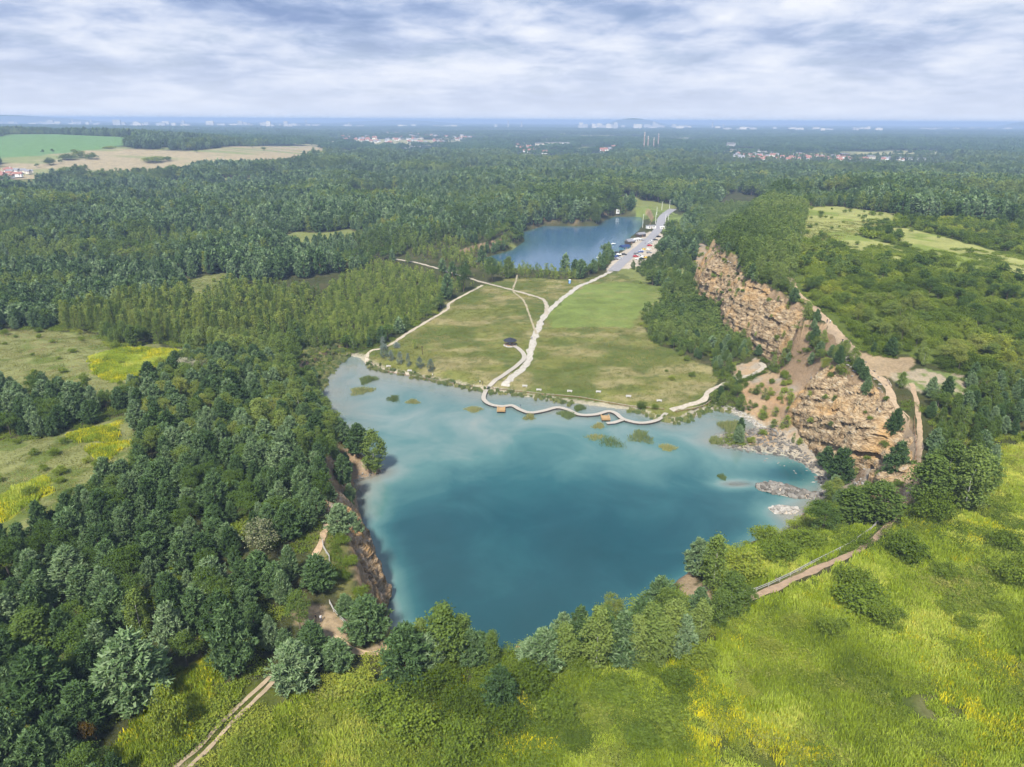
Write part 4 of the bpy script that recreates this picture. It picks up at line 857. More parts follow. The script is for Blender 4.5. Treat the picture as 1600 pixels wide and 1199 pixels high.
# ------------------------------------------------------------------ plants: the largest of each kind as objects, the rest as woods
def area(u, v):
    if v > 990 and u < 300: return 'in the lower left corner wood'
    if v > 900 and u < 300: return 'at the left edge above the corner wood'
    if v > 900 and u < 640: return 'near the sandy ledge above the lake'
    if v > 760 and u < 170: return 'at the left edge below the tan clearing'
    if v > 760 and u < 340: return 'deep in the wood left of the rusty cliff'
    if v > 760 and u < 640: return 'close behind the rusty cliff'
    if v > 640 and u < 230: return 'beside the tan clearing on the left'
    if v > 640 and u < 420: return 'in the wood between clearing and wooded point'
    if v > 640 and u < 640: return 'on the wooded point by the lake'
    if v > 540 and u < 250: return 'left of the yellow flower clearing'
    if v > 540 and u < 640: return 'above the reedy lake corner'
    if v > 400 and u < 640: return 'in the young growth left of the meadow'
    if u < 1060 and v > 840: return 'in the thicket below the near shore'
    if u < 1060 and v > 430: return 'around the edge of the meadow'
    if u < 1060: return 'round the far lake'
    if v > 840 and u < 1300: return 'between field path and lake'
    if v > 840: return 'in the yellow green field at lower right'
    if v > 690: return 'beside the field on the right'
    if v > 560 and u < 1400: return 'on the slope of the ochre cliff'
    if v > 560: return 'right of the bare plateau trail'
    if u < 1250 and v > 480: return 'below the far yellow cliff'
    if u < 1260: return 'on the hill over the far yellow cliff'
    if v > 460: return 'in the plateau bushes right of the sandy trail'
    return 'by the pale grass on the far plateau'
LOOK = {'pine_tree': ('blue green pine', 'pine'), 'birch_tree': ('light green birch', 'birch'), 'poplar_tree': ('narrow pointed tree', 'tree'), 'broadleaf_tree': ('rounded leafy tree', 'tree'), 'sapling': ('slim young tree', 'sapling'), 'shrub': ('low leafy bush', 'bush'), 'silver_willow': ('silver willow', 'willow'), 'autumn_tree': ('small tree', 'tree')}
LIM = {'pine_tree': 285, 'birch_tree': 260, 'poplar_tree': 150, 'broadleaf_tree': 220, 'sapling': 230, 'shrub': 285, 'silver_willow': 50, 'autumn_tree': 9}
WOOD = {'pine_tree': ('pine_wood', 'dark blue green pine wood stretching back from the lake', 'wood'), 'birch_tree': ('birch_wood', 'light green birch wood round the lakes and beyond', 'wood'), 'poplar_tree': ('poplar_wood', 'narrow pointed trees scattered in the far wood', 'wood'), 'broadleaf_tree': ('broadleaf_wood', 'rounded leafy wood beyond the lakes', 'wood'), 'sapling': ('young_plantation', 'dense young growth left of the meadow and between the lakes', 'saplings'), 'shrub': ('shrub_thicket', 'yellow green thicket covering the right plateau', 'bushes')}
def gn_scatter(name, pts, rz, scl, var, protos, label, cat):
    me = bpy.data.meshes.new(name); me.vertices.add(len(pts)); me.vertices.foreach_set('co', np.asarray(pts, np.float32).ravel())
    for nm, ty, arr, fld in (('rz', 'FLOAT', rz, 'value'), ('sc', 'FLOAT_VECTOR', scl, 'vector'), ('pi', 'INT', var, 'value')):
        a = me.attributes.new(nm, ty, 'POINT'); a.data.foreach_set(fld, np.asarray(arr, np.int32 if ty == 'INT' else np.float32).ravel())
    o = link(name, me); c = bpy.data.collections.new(name + '_kinds')
    for i, p in enumerate(protos): c.objects.link(bpy.data.objects.new('%02d_%s' % (i, name), p))
    g = bpy.data.node_groups.new(name, 'GeometryNodeTree'); g.interface.new_socket('Geometry', in_out='INPUT', socket_type='NodeSocketGeometry'); g.interface.new_socket('Geometry', in_out='OUTPUT', socket_type='NodeSocketGeometry')
    nd, lk = g.nodes, g.links; gi, go = nd.new('NodeGroupInput'), nd.new('NodeGroupOutput')
    ci = nd.new('GeometryNodeCollectionInfo'); ci.inputs[0].default_value = c; ci.inputs['Separate Children'].default_value = True; ci.inputs['Reset Children'].default_value = True
    def attr(nm, ty): n = nd.new('GeometryNodeInputNamedAttribute'); n.data_type = ty; n.inputs[0].default_value = nm; return n.outputs[0]
    mp = nd.new('GeometryNodeMeshToPoints'); lk.new(gi.outputs[0], mp.inputs[0])
    ip = nd.new('GeometryNodeInstanceOnPoints'); lk.new(mp.outputs[0], ip.inputs['Points']); lk.new(ci.outputs[0], ip.inputs['Instance']); ip.inputs['Pick Instance'].default_value = True
    lk.new(attr('pi', 'INT'), ip.inputs['Instance Index']); lk.new(attr('sc', 'FLOAT_VECTOR'), ip.inputs['Scale'])
    cx = nd.new('ShaderNodeCombineXYZ'); lk.new(attr('rz', 'FLOAT'), cx.inputs[2]); lk.new(cx.outputs[0], ip.inputs['Rotation']); lk.new(ip.outputs[0], go.inputs[0])
    md = o.modifiers.new('scatter', 'NODES'); md.node_group = g
    return tag(o, label, cat, kind='stuff')
bykind = {}
for t in T: bykind.setdefault(t[0], []).append(t)
for kind, lst in bykind.items():
    A = np.array([[t[2], t[3], t[4], t[5], t[6]] for t in lst]); var = np.array([t[1] for t in lst]); u, v, dpt = proj(A[:, 0], A[:, 1], A[:, 2] + A[:, 3] * .5)
    inframe = (u > 4) & (u < 1596) & (v > 4) & (v < 1195)
    appar = np.where(inframe, A[:, 3] * A[:, 4] / dpt ** 2, 0) + np.array([10.0 if t[7] else 0 for t in lst]); order = np.argsort(-appar); nI = min(LIM[kind], int((appar > 0).sum()))
    rot = rng.uniform(0, 6.28, len(lst)); single = order[:nI]; P_ = PROTO[kind]; look, cat = LOOK[kind]
    # labels: area phrase, with the extreme members of an area singled out
    areas = {}
    for i in single:
        if not lst[i][7]: areas.setdefault(area(u[i], v[i]), []).append(i)
    labels = {}; groups = {}; noun = look.split()[-1]; plural = look + ('es' if look[-1] in 'hs' else 's')
    ORD = 'first second third fourth fifth sixth seventh eighth ninth tenth eleventh twelfth thirteenth'.split()
    for ph, mem in areas.items():
        for i in mem: groups[i] = plural + ' ' + ph
        if len(mem) == 1: labels[mem[0]] = 'single ' + look + ' ' + ph; continue
        if len(mem) > 65:
            for i in mem: labels[i] = look + ' among many alike ' + ph
            continue
        nr = -(-len(mem) // 13); rows = np.array_split(sorted(mem, key=lambda i: -v[i]), nr)
        for k, row in enumerate(rows):
            rn = '' if nr == 1 else (' in the front row' if k == 0 else ' in the back row' if k == nr - 1 else ' in the %s row' % ORD[k])
            row = sorted(row, key=lambda i: u[i])
            for j, i in enumerate(row): labels[i] = '%s %s%s ' % ('leftmost' if j == 0 else 'rightmost' if j == len(row) - 1 else ORD[j] + ' left', look if len(ph.split()) + len(rn.split()) < 11 else noun, rn) + ph
    for i in single:
        tr, cr, hi_, lo_, H0, W0 = P_[var[i]]; e = link(kind, None); e.location = A[i, :3]; e.rotation_euler = (0, 0, rot[i]); e.scale = (A[i, 4] / W0, A[i, 4] / W0, A[i, 3] / H0)
        link('trunk', tr, e); link('crown', cr, e)
        tag(e, lst[i][7] or labels[i], cat, groups.get(i, look + 's of the place' if not lst[i][7] else None))
    rest = order[nI:]
    if len(rest):
        nm, lab, ct = WOOD[kind]; nV = len(P_); farm = A[rest, 1] > 330
        scl = np.stack([A[rest, 4], A[rest, 4], A[rest, 3]], -1) / np.array([[P_[k][5], P_[k][5], P_[k][4]] for k in var[rest]])
        gn_scatter(nm, A[rest, :3], rot[rest], scl, var[rest] + np.where(farm, nV, 0), [p[2] for p in P_] + [p[3] for p in P_], lab, ct)

# clumps of crowns for the woods beyond 2.3 km
def clump(seed):
    q = np.random.default_rng(seed); Vs, Fs, b = [], [], 0
    for k in range(14):
        P = np.array([q.uniform(-16, 16), q.uniform(-16, 16), 0]); H = q.uniform(11, 18); W = H * .6
        c = clusters_lobes(q, 16, H, W, 3, 4); c[:, 3] = 1; V, F = leaf_crown(seed * 50 + k, c, 5, 1.1, 2.4); Vs.append(V + P); Fs.append(F + b); b += len(V)
    return mesh_np('clump', np.concatenate(Vs), np.concatenate(Fs), [M['farwood']])
M['farwood'] = foliage('far_leaves', [(0, (.022, .048, .022)), (.6, (.036, .072, .030)), (1, (.062, .100, .038))], .2, gain=1.9)
CL = [clump(s) for s in range(5)]
Xs, Ys, Zs = [], [], []
for sp, y0, y1 in ((27, 2280, 4200), (36, 4200, 8500), (60, 8500, 15000)):
    X, Y, Z, u, v = scatter(sp, y0, y1, -40, 1640); m = ~any_in(u, v, FIELDS_FAR) & ~(any_in(u, v, TOWN) & (rng.random(len(u)) < .8)) & (fbm(X / 500, Y / 260, 301, 3) < .615); Xs.append(X[m]); Ys.append(Y[m]); Zs.append(Z[m])
X, Y, Z = map(np.concatenate, (Xs, Ys, Zs)); n = len(X); s_ = rng.uniform(.85, 1.25, n)[:, None] * np.where(Y > 8500, 1.9, np.where(Y > 4200, 1.25, 1.0))[:, None] * [1, 1, 1]; s_[:, 2] = rng.uniform(.8, 1.2, n)
gn_scatter('distant_forest', np.stack([X, Y, Z], -1), rng.uniform(0, 6.28, n), s_, rng.integers(0, 5, n), CL, 'bluish distant forest reaching to the horizon', 'forest')
# hedges and lone trees in the far fields
FT = [(58,262,9,6),(67,240,6,6),(83,240,7,7),(105,250,26,8),(125,247,22,9),(143,249,20,8),(78,258,18,9),(95,256,10,6),(103,270,20,8),(126,266,11,6),(240,254,34,8),(262,252,14,6),(307,239,8,5),(395,232,9,7),(412,236,10,6),(490,235,6,5),(115,237,10,3),(170,232,20,3)]
for i, (u, v, w, h) in enumerate(FT):
    x, y, z = ground(u, v); d = float(proj(np.array(x), np.array(y), np.array(z))[2]); P_ = PROTO['shrub' if w > 1.7 * h else 'broadleaf_tree'][i % 5]
    e = link('field_tree', None); W = w / FPX * d; Hh = h / FPX * d; e.location = (x, y, z); e.scale = (W / P_[5], W / P_[5], Hh / P_[4]); e.rotation_euler = (0, 0, i)
    link('trunk', P_[0], e); link('crown', P_[1], e); tag(e, ['dark leafy tree or clump', 'dark round clump of trees', 'small dark tree'][i % 3] + ' standing in the far fields at upper left', 'tree', 'trees in the far fields')

# ------------------------------------------------------------------ herb layer: goldenrod field, brambles, meadow grass, reeds
def stems(seed, n, R, hmin, hmax, wid, plume=.0, lean=.18):
    q = np.random.default_rng(seed); P = q.uniform(-R, R, (n, 2)); h = q.uniform(hmin, hmax, n); V, F = [], []
    for (x, y), a in zip(P, h):
        t = q.uniform(0, 6.28); dx, dy = math.cos(t) * wid, math.sin(t) * wid; lx, ly = q.normal(0, lean, 2) * a; b = len(V)
        V += [(x - dx * .4, y - dy * .4, -.1), (x + dx * .4, y + dy * .4, -.1), (x + dx + lx * .6, y + dy + ly * .6, a * .72), (x + lx, y + ly, a), (x - dx + lx * .6, y - dy + ly * .6, a * .72)]
        F += [(b, b + 1, b + 2, b + 4), (b + 4, b + 2, b + 3, b + 3)]
    V = np.array(V); tri = [f for f in F]; 
    me = bpy.data.meshes.new('stems'); me.from_pydata([tuple(map(float, p)) for p in V], [], [tuple(dict.fromkeys(f)) for f in F]); me.update(); return me
def with_mat(me, m): me.materials.append(m); return me
GOLD = [with_mat(stems(s, 170, 1.3, .35, 1.0, .06, lean=.22), M['golden']) for s in range(4)]
X, Y, Z, u, v = scatter(1.25, 55, 300, -120, 1720)
dP = np.full(len(X), 1e3)
for k in ('field_path', 'wheel_track', 'wheel_track_inner', 'rim_path'): dP = np.minimum(dP, sdline(X, Y, PW[k][::3], False)[0])
nzz = fbm(X / 9, Y / 9, 401, 3)
m = (inpoly(u, v, FIELD) | inpoly(u, v, STRIP) | any_in(u, v, YELLOW)) & (dP > 2.5) & (nzz > .30) & (rng.random(len(u)) < .86) & (sdline(X, Y, L1w, True)[0] > 5)
tr_ = [(330,1150),(425,1055),(470,1090),(420,1130),(340,1199),(280,1230),(240,1230)]
m &= ~(inpoly(u, v, tr_) & (dP < 5.0)); n = m.sum(); s_ = rng.uniform(.8, 1.2, (n, 1)) * [1, 1, 1]; s_[:, 2] *= .55 + .9 * sstep(.25, .6, nzz[m])
gn_scatter('goldenrod_field', np.stack([X, Y, Z], -1)[m], rng.uniform(0, 6.28, n), s_, rng.integers(0, 4, n), GOLD, 'yellow green goldenrod and tall grass filling the foreground field', 'goldenrod')
BLO = [with_mat(stems(s + 80, 110, 1.3, .5, 1.15, .075, lean=.15), M['bloom']) for s in range(3)]
bl = fbm(X / 11, Y / 11, 405, 3); mb_ = (any_in(u, v, YELLOW) & (rng.random(len(u)) < .75) | (inpoly(u, v, FIELD) & (bl > .56) & (rng.random(len(u)) < .10 + .5 * sstep(.56, .70, bl))) | (inpoly(u, v, FIELD) & (u < 700) & (bl > .52) & (rng.random(len(u)) < .4))) & (dP > 2.2); n = mb_.sum()
gn_scatter('goldenrod_bloom', np.stack([X, Y, Z], -1)[mb_], rng.uniform(0, 6.28, n), rng.uniform(.7, 1.2, (n, 1)) * [1, 1, 1], rng.integers(0, 3, n), BLO, 'bright yellow goldenrod blooms in the clearings and the foreground field', 'goldenrod')
def herb(seed):
    q = np.random.default_rng(seed); c = np.stack([q.uniform(-1.2, 1.2, 40), q.uniform(-1.2, 1.2, 40), q.uniform(.15, .9, 40), np.ones(40)], -1); V, F = leaf_crown(seed, c, 7, .22, .19); return mesh_np('herb', V, F, [M['herb']])
HE = [herb(s + 7) for s in range(3)]; hb_ = fbm(X / 6, Y / 6, 409, 3); mh_ = inpoly(u, v, FIELD) & (dP > 2.2) & (rng.random(len(u)) < sstep(.42, .62, hb_) * .6); n = mh_.sum()
gn_scatter('field_herbs', np.stack([X, Y, Z], -1)[mh_], rng.uniform(0, 6.28, n), rng.uniform(.6, 1.3, (n, 1)) * [1, 1, 1], rng.integers(0, 3, n), HE, 'leafy olive herbs mixed through the foreground field', 'herbs')
def bramble(seed):
    q = np.random.default_rng(seed); c = np.stack([q.uniform(-1.7, 1.7, 60), q.uniform(-1.7, 1.7, 60), q.uniform(.2, .9, 60), np.ones(60)], -1); V, F = leaf_crown(seed, c, 9, .3, .24); return mesh_np('bramble', V, F, [M['shrub']])
BR = [bramble(s) for s in range(3)]
X, Y, Z, u, v = scatter(2.0, 55, 300, -120, 1720); th = fbm(X / 13, Y / 13, 402, 3)
m = (inpoly(u, v, FIELD) | inpoly(u, v, STRIP) | ((v > 860) & (u > 600) & (u < 1180))) & free(X, Y, u, v, .9) & (th > np.where((u < 1100) & (u > 480), .43, .53)); n = m.sum()
gn_scatter('bramble_thicket', np.stack([X, Y, Z], -1)[m], rng.uniform(0, 6.28, n), rng.uniform(.7, 1.35, (n, 1)) * [1, 1, 1.0], rng.integers(0, 3, n), BR, 'low dark green bramble thicket below the near tree row and in the field', 'brambles')
GR = [with_mat(stems(s + 20, 70, 2.0, .10, .34, .07, lean=.4), M['grass']) for s in range(3)]
X, Y, Z, u, v = scatter(2.3, 150, 520, -100, 1700); nz = fbm(X / 8, Y / 8, 403, 3)
m = any_in(u, v, [MEADOW] + CLEAR + OPENR[:1]) & ~inpoly(u, v, LAWN) & free(X, Y, u, v, .6) & (rng.random(len(u)) < .25 + nz * .6); n = m.sum()
gn_scatter('meadow_grass', np.stack([X, Y, Z], -1)[m], rng.uniform(0, 6.28, n), rng.uniform(.7, 1.2, (n, 1)) * [1, 1, 1.0], rng.integers(0, 3, n), GR, 'tufted olive grass of the meadow between the two lakes', 'grass')
X, Y, Z, u, v = scatter(2.6, 80, 420, -100, 1700); m = free(X, Y, u, v, .8) & ~any_in(u, v, [MEADOW, FIELD] + CLEAR + SCREE + DIRT) & (fbm(X / 10, Y / 10, 404, 2) > .44); n = m.sum()
gn_scatter('undergrowth', np.stack([X, Y, Z], -1)[m], rng.uniform(0, 6.28, n), rng.uniform(.5, 1.2, (n, 1)) * [1, 1, .9], rng.integers(0, 3, n), BR, 'low green undergrowth on the wood floors', 'undergrowth')
RE = [with_mat(stems(s + 40, 260, 1.0, 1.3, 2.4, .06, lean=.1), M['reed']) for s in range(4)]
def reed_bed(s):
    q = np.random.default_rng(s); me = stems(s + 60, 3200, 1.0, .9, 2.0, .014, lean=.05); co = np.zeros(len(me.vertices) * 3, np.float32); me.vertices.foreach_get('co', co); co = co.reshape(-1, 5, 3); c = co[:, 0, :2]; r = np.hypot(c[:, 0], c[:, 1]); a = np.arctan2(c[:, 1], c[:, 0]); k = r < .75 + .22 * np.sin(a * 3 + s) + .1 * np.sin(a * 7)
    co = co[k]; h = 1.15 - .6 * r[k]; co[:, :, 2] *= h[:, None]; V = co.reshape(-1, 3); n = len(co); b = np.arange(n)[:, None] * 5; return with_mat(mesh_np('reed_bed', V, np.concatenate([b + [0, 1, 2, 4], b + [4, 2, 3, 3]])[:n] if False else (b + [0, 1, 3, 4])), M['reed'])
RB = [reed_bed(s) for s in range(4)]
REEDS = [(740,641,11,'reed tuft in the water below the first platform'),(827,653,10,'reed tuft below the boardwalk right of the first platform'),(886,650,13,'reed tuft under the boardwalk left of the second platform'),(935,667,9,'small reed tuft below the second platform'),(955,692,22,'largest reed bed in the shallows below the boardwalk'),(930,684,14,'thin reeds left of the largest bed'),(1001,684,21,'wide reed bed right of the largest'),(1043,701,11,'small round reed tuft, farthest right in the shallows'),(1140,668,18,'green reed bed beside the stone spit'),(1118,692,9,'little reed tuft at the tip of the stone spit'),(565,612,16,'brownish reed tuft in the upper left shallows'),(615,624,12,'flat reed tuft right of the brownish one'),(645,629,9,'small reed tuft in the upper left shallows'),(575,595,14,'thin reed tuft close to the sandy bend'),(1155,692,8,'low reeds among the spit stones'),(905,640,8,'reed wisps behind the boardwalk'),(1128,747,7,'dark water weeds near the submerged stones')]
for i, (u, v, w, lab) in enumerate(REEDS):
    p = unp(u, v, 0); d = float(proj(p[0], p[1], np.array(0.))[2]); W = w / FPX * d; o = link('reed_clump', RB[i % 4]); o.location = (p[0], p[1], min(0, float(zat(p[0], p[1]))) * .2); o.scale = (W * 1.5, W * 1.1, 1.5); o.rotation_euler = (0, 0, i * 1.3); tag(o, lab, 'reeds', 'reed clumps in the shallows')
pts = []
for a, b in ((54, 63), (0, 3), (46, 52)):
    for i in range(a, b):
        p, q_ = L1w[i], L1w[(i + 1) % len(L1w)]; L = np.linalg.norm(q_ - p); n_ = int(L / .55)
        for t in rng.uniform(0, 1, n_): pts.append(p * (1 - t) + q_ * t + rng.normal(0, 1.0, 2))
RP = [(480,545),(540,548),(545,556),(520,575),(500,600),(490,600),(465,575)]
pts = np.concatenate([np.array(pts), fill(RP, 330, 1.0)]); m = ~np.array([(sdline(np.array([p[0]]), np.array([p[1]]), PW['shore_path'], False)[0][0] < 3) for p in pts]); pts = pts[m]; n = len(pts)
gn_scatter('shore_reeds', np.concatenate([pts, np.maximum(zat(pts[:, 0], pts[:, 1]), -.2)[:, None]], 1), rng.uniform(0, 6.28, n), np.stack([rng.uniform(.25, 1.1, n), rng.uniform(.25, .8, n), rng.uniform(.3, .8, n)], -1), rng.integers(0, 4, n), RE, 'reed belt along the far shore and the left lake corner', 'reeds')

# ------------------------------------------------------------------ boardwalk with platforms
BW = smooth_line([list(unp(u, v, .8)) for u, v in [(764,605),(758,613),(756,624),(766,632),(784,635),(800,634),(812,640),(828,645),(850,642),(870,637),(886,640),(905,648),(930,648),(950,643),(962,646),(974,655),(1000,661),(1026,657),(1042,645),(1050,640)]], 8)
def deck(name, line, w, z, th, mat, parent, edge=None):
    L = np.asarray(line); Tn = np.gradient(L, axis=0); Tn /= np.linalg.norm(Tn, axis=1)[:, None]; Nn = np.stack([-Tn[:, 1], Tn[:, 0]], -1); zz = np.full(len(L), z) if np.ndim(z) == 0 else z
    V, F = [], []
    for p, nn_, h in zip(L, Nn, zz):
        for s_, k in ((-1, 0), (1, 0), (1, -th), (-1, -th)): V.append((p[0] + nn_[0] * s_ * w / 2, p[1] + nn_[1] * s_ * w / 2, h + k))
    for i in range(len(L) - 1):
        a, b = i * 4, i * 4 + 4
        for k in range(4): F.append((a + k, a + (k + 1) % 4, b + (k + 1) % 4, b + k))
    mb = MB(); mb.add(V, F); o = mb.obj(name, [mat], parent); o.data.flip_normals(); return o
bw = link('boardwalk', None); bw.location = (0, 0, 0)
tag(bw, 'winding pale timber boardwalk over the shallow end of the turquoise lake', 'boardwalk')
deck('deck', BW, 1.8, .95, .14, M['palewood'], bw); deck('beam', BW, 1.6, .80, .30, M['darkwood'], bw)
pm = MB().tube((0, 0, -1.6), (0, 0, .75), .11, .11, 6).mesh('post', [M['darkwood']])
for i in range(2, len(BW) - 1, 5):
    for s_ in (-.65, .65):
        tn = BW[i + 1] - BW[i]; tn = tn / np.linalg.norm(tn); o = link('post', pm, bw); o.location = (BW[i][0] - tn[1] * s_, BW[i][1] + tn[0] * s_, 0)
def platform(u, v, label):
    p = unp(u, v, .9); e = link('viewing_platform', None); e.location = (p[0], p[1], 0); tag(e, label, 'platform')
    MB().box((0, 0, .88), (3.4, 4.4, .16)).obj('floor', [M['newwood']], e)
    MB().box((0, 0, .70), (3.1, 4.1, .22)).obj('beam', [M['darkwood']], e)
    for x, y, dx, dy in ((-1.45, 0, .4, 4.0), (1.45, 0, .4, 4.0), (0, -1.95, 2.4, .4)): MB().box((x, y, 1.25), (dx, dy, .5)).obj('bench', [M['newwood']], e)
    for x in (-1.4, 1.4):
        for y in (-1.8, 1.8): MB().tube((x, y, -1.6), (x, y, .65), .12, .12, 6).obj('post', [M['darkwood']], e)
platform(783, 640, 'honey coloured timber platform on the left bend of the boardwalk'); platform(946, 653, 'honey coloured timber platform on the right part of the boardwalk')
LP = smooth_line([ground(u, v)[:2] for u, v in [(764,605),(772,597),(790,585),(810,570),(819,560),(816,551),(806,543),(798,541)]], 8)
tag(deck('boardwalk_ramp', LP, 2.2, zat(LP[:, 0], LP[:, 1]) + .38, .2, M['palewood'], None), 'pale curving timber walk from the boardwalk to the dark roofed pavilion', 'boardwalk')
lp2 = np.array([unp(u, v, .9) for u, v in [(948,661),(960,660),(972,656)]]); tag(deck('boardwalk_spur', lp2, 1.8, .90, .14, M['palewood'], None), 'short timber spur joining the right platform to the boardwalk', 'boardwalk')
# pavilion
x, y, z = ground(797, 540); e = link('pavilion', None); e.location = (x, y, z); tag(e, 'eight sided pavilion with a black roof in the meadow', 'pavilion')
mb = MB(); n = 8; R0 = 3.7; V = [(R0 * math.cos(i * math.pi / 4), R0 * math.sin(i * math.pi / 4), 2.7) for i in range(n)] + [(0, 0, 4.3)]
mb.add(V, [(i, (i + 1) % n, n) for i in range(n)] + [tuple(range(n - 1, -1, -1))]); mb.obj('roof', [M['roofdark']], e)
MB().tube((0, 0, 0), (0, 0, .25), 3.4, 3.4, 16).obj('floor', [M['conc']], e)
for i in range(n): MB().tube((2.9 * math.cos(i * math.pi / 4 + .39), 2.9 * math.sin(i * math.pi / 4 + .39), .2), (2.9 * math.cos(i * math.pi / 4 + .39), 2.9 * math.sin(i * math.pi / 4 + .39), 2.75), .1, .1, 6).obj('post', [M['wood']], e)
for i in range(5): MB().box((2.3 * math.cos(i * 1.1), 2.3 * math.sin(i * 1.1), .5), (.5, 1.5, .5), rz=i * 1.1).obj('bench', [M['newwood']], e)

# ------------------------------------------------------------------ fences, benches, poles
postm = MB().box((0, 0, .45), (.14, .14, 1.1)).mesh('post', [M['wood']]); postg = MB().tube((0, 0, -.2), (0, 0, 1.05), .07, .06, 6).mesh('post', [M['rope']]); postd = MB().tube((0, 0, -.2), (0, 0, 1.05), .08, .07, 6).mesh('post', [M['wood']])
def fence(name, label, pts, gap, pm_, railmat, hs=(.45, .85), rw=.10, rh=.16, cap=None):
    L = np.array([ground(u, v)[:2] for u, v in pts]); seg = np.concatenate([[0], np.cumsum(np.linalg.norm(np.diff(L, axis=0), axis=1))]); s = np.arange(0, seg[-1], gap); P = np.stack([np.interp(s, seg, L[:, k]) for k in (0, 1)], -1); Zp = np.maximum(zat(P[:, 0], P[:, 1]), .1)
    e = link(name, None); e.location = (P[0][0], P[0][1], Zp[0]); tag(e, label, 'fence'); B = np.array([P[0][0], P[0][1], Zp[0]])
    for p, zp in zip(P, Zp): o = link('post', pm_, e); o.location = (p[0] - B[0], p[1] - B[1], zp - B[2])
    for hh in hs:
        for i in range(len(P) - 1):
            a = Vector((P[i][0] - B[0], P[i][1] - B[1], Zp[i] - B[2] + hh)); b = Vector((P[i + 1][0] - B[0], P[i + 1][1] - B[1], Zp[i + 1] - B[2] + hh))
            mb = MB(); mb.tube(a, b, rh / 2, rh / 2, 5); o = mb.obj('rail', [railmat if (cap is None or hh < .8) else cap], e)
fence('shore_fence', 'brown rail fence between meadow and water right of the boardwalk entrance', [(770,608),(800,612),(850,618),(900,622),(950,631),(1000,638),(1045,642)], 3.2, postm, M['wood'], cap=M['palewood'])
fence('shore_fence', 'brown rail fence along the sandy lakeside path on the left shore', [(579,568),(588,578),(610,585),(640,590),(680,597),(720,603),(755,608)], 3.2, postm, M['wood'], cap=M['palewood'])
fence('shore_fence', 'brown rail fence along the bend of the shore path by the stones', [(1056,645),(1080,641),(1100,636),(1112,627)], 3.0, postm, M['wood'], cap=M['palewood'])
fence('rope_fence', 'grey rail fence beside the field path above the lake', [(1160,930),(1190,922),(1240,898),(1290,872),(1330,852),(1360,830),(1385,808)], 3.4, postg, M['rope'], (.95, .5), rh=.11)
fence('rope_fence', 'pale rail fence at the edge of the sandy ledge', [(515,944),(522,958),(533,970),(545,982)], 2.4, postg, M['rope'], (.95, .5), rh=.13)
fence('rope_fence', 'curved grey rail fence round the viewpoint above the rusty cliff', [(504,848),(506,862),(514,870),(517,880),(510,886)], 2.2, postg, M['rope'], (.95, .5), rh=.13)
fence('trail_fence', 'dark post and rail fence beside the bare plateau trail', [(1428,655),(1430,690),(1432,710),(1425,735),(1418,755)], 4.0, postd, M['wood'], (.9,), rh=.10)
fence('trail_fence', 'short rail fence at the pine clump on the plateau', [(1386,596),(1391,604),(1396,612)], 2.4, postd, M['palewood'], (.9, .5), rh=.12)
fence('pasture_fence', 'line of thin posts across the pale grass on the far plateau', [(1262,340),(1290,338),(1320,337),(1350,336),(1372,338)], 7, postd, M['wood'], (.9,), rh=.06)
for i, (u, v, lab) in enumerate([(842,611,'first pale bench from the boardwalk entrance'),(890,613,'second pale bench from the boardwalk entrance'),(935,614,'third pale bench from the boardwalk entrance'),(982,621,'fourth pale bench from the boardwalk entrance'),(1030,628,'fifth pale bench from the boardwalk entrance, nearest the shore path'),(607,574,'pale bench in the meadow nearest the sandy bend'),(640,581,'pale bench in front of the silver willows'),(820,605,'pale bench beside the gravel path and the fence')]):
    x, y, z = ground(u, v); e = link('bench', None); e.location = (x, y, z); e.rotation_euler = (0, 0, -.12); tag(e, lab, 'bench', 'benches along the shore fence')
    MB().box((0, 0, .45), (2.2, .55, .12)).obj('seat', [M['conc']], e); MB().box((0, .26, .75), (2.2, .08, .35)).obj('backrest', [M['conc']], e)
    for s_ in (-.8, .8): MB().box((s_, 0, .2), (.2, .5, .4)).obj('leg', [M['conc']], e)
def post_sign(u, v, lab, h=4.5, w=.25):
    x, y, z = ground(u, v); e = link('timber_post', None); e.location = (x, y, z); tag(e, lab, 'post'); MB().tube((0, 0, -.2), (0, 0, h), w * .6, w * .5, 7).obj('pole', [M['darkwood']], e); MB().box((0, 0, h * .9), (.7, .12, .6)).obj('board', [M['darkwood']], e)
post_sign(660, 554, 'dark timber post standing in the meadow', 4.2)
x, y, z = ground(890, 443); e = link('portable_toilet', None); e.location = (x, y, z); tag(e, 'bright blue portable toilet behind the meadow', 'toilet')
MB().box((0, 0, 1.25), (1.5, 1.5, 2.5)).obj('cabin', [M['blue']], e); MB().box((0, 0, 2.6), (1.6, 1.6, .22), taper=.7).obj('roof', [M['white']], e); MB().box((0, -.77, 1.2), (.9, .04, 2.0)).obj('door', [plain('pale_blue', (.25, .42, .7))], e)
x, y, z = ground(357, 427); e = link('hunting_hide', None); e.location = (x, y, z); tag(e, 'small white cabin on legs at the clearing in the left wood', 'hide')
MB().box((0, 0, 3.2), (1.8, 1.8, 1.9)).obj('cabin', [M['white']], e); MB().box((0, 0, 4.25), (2.1, 2.1, .15)).obj('roof', [M['greyroof']], e)
for a in (-.8, .8):
    for b in (-.8, .8): MB().box((a, b, 1.1), (.15, .15, 2.3)).obj('leg', [M['wood']], e)
MB().box((.2, -.92, 3.3), (.7, .04, .5)).obj('window', [M['glass']], e)
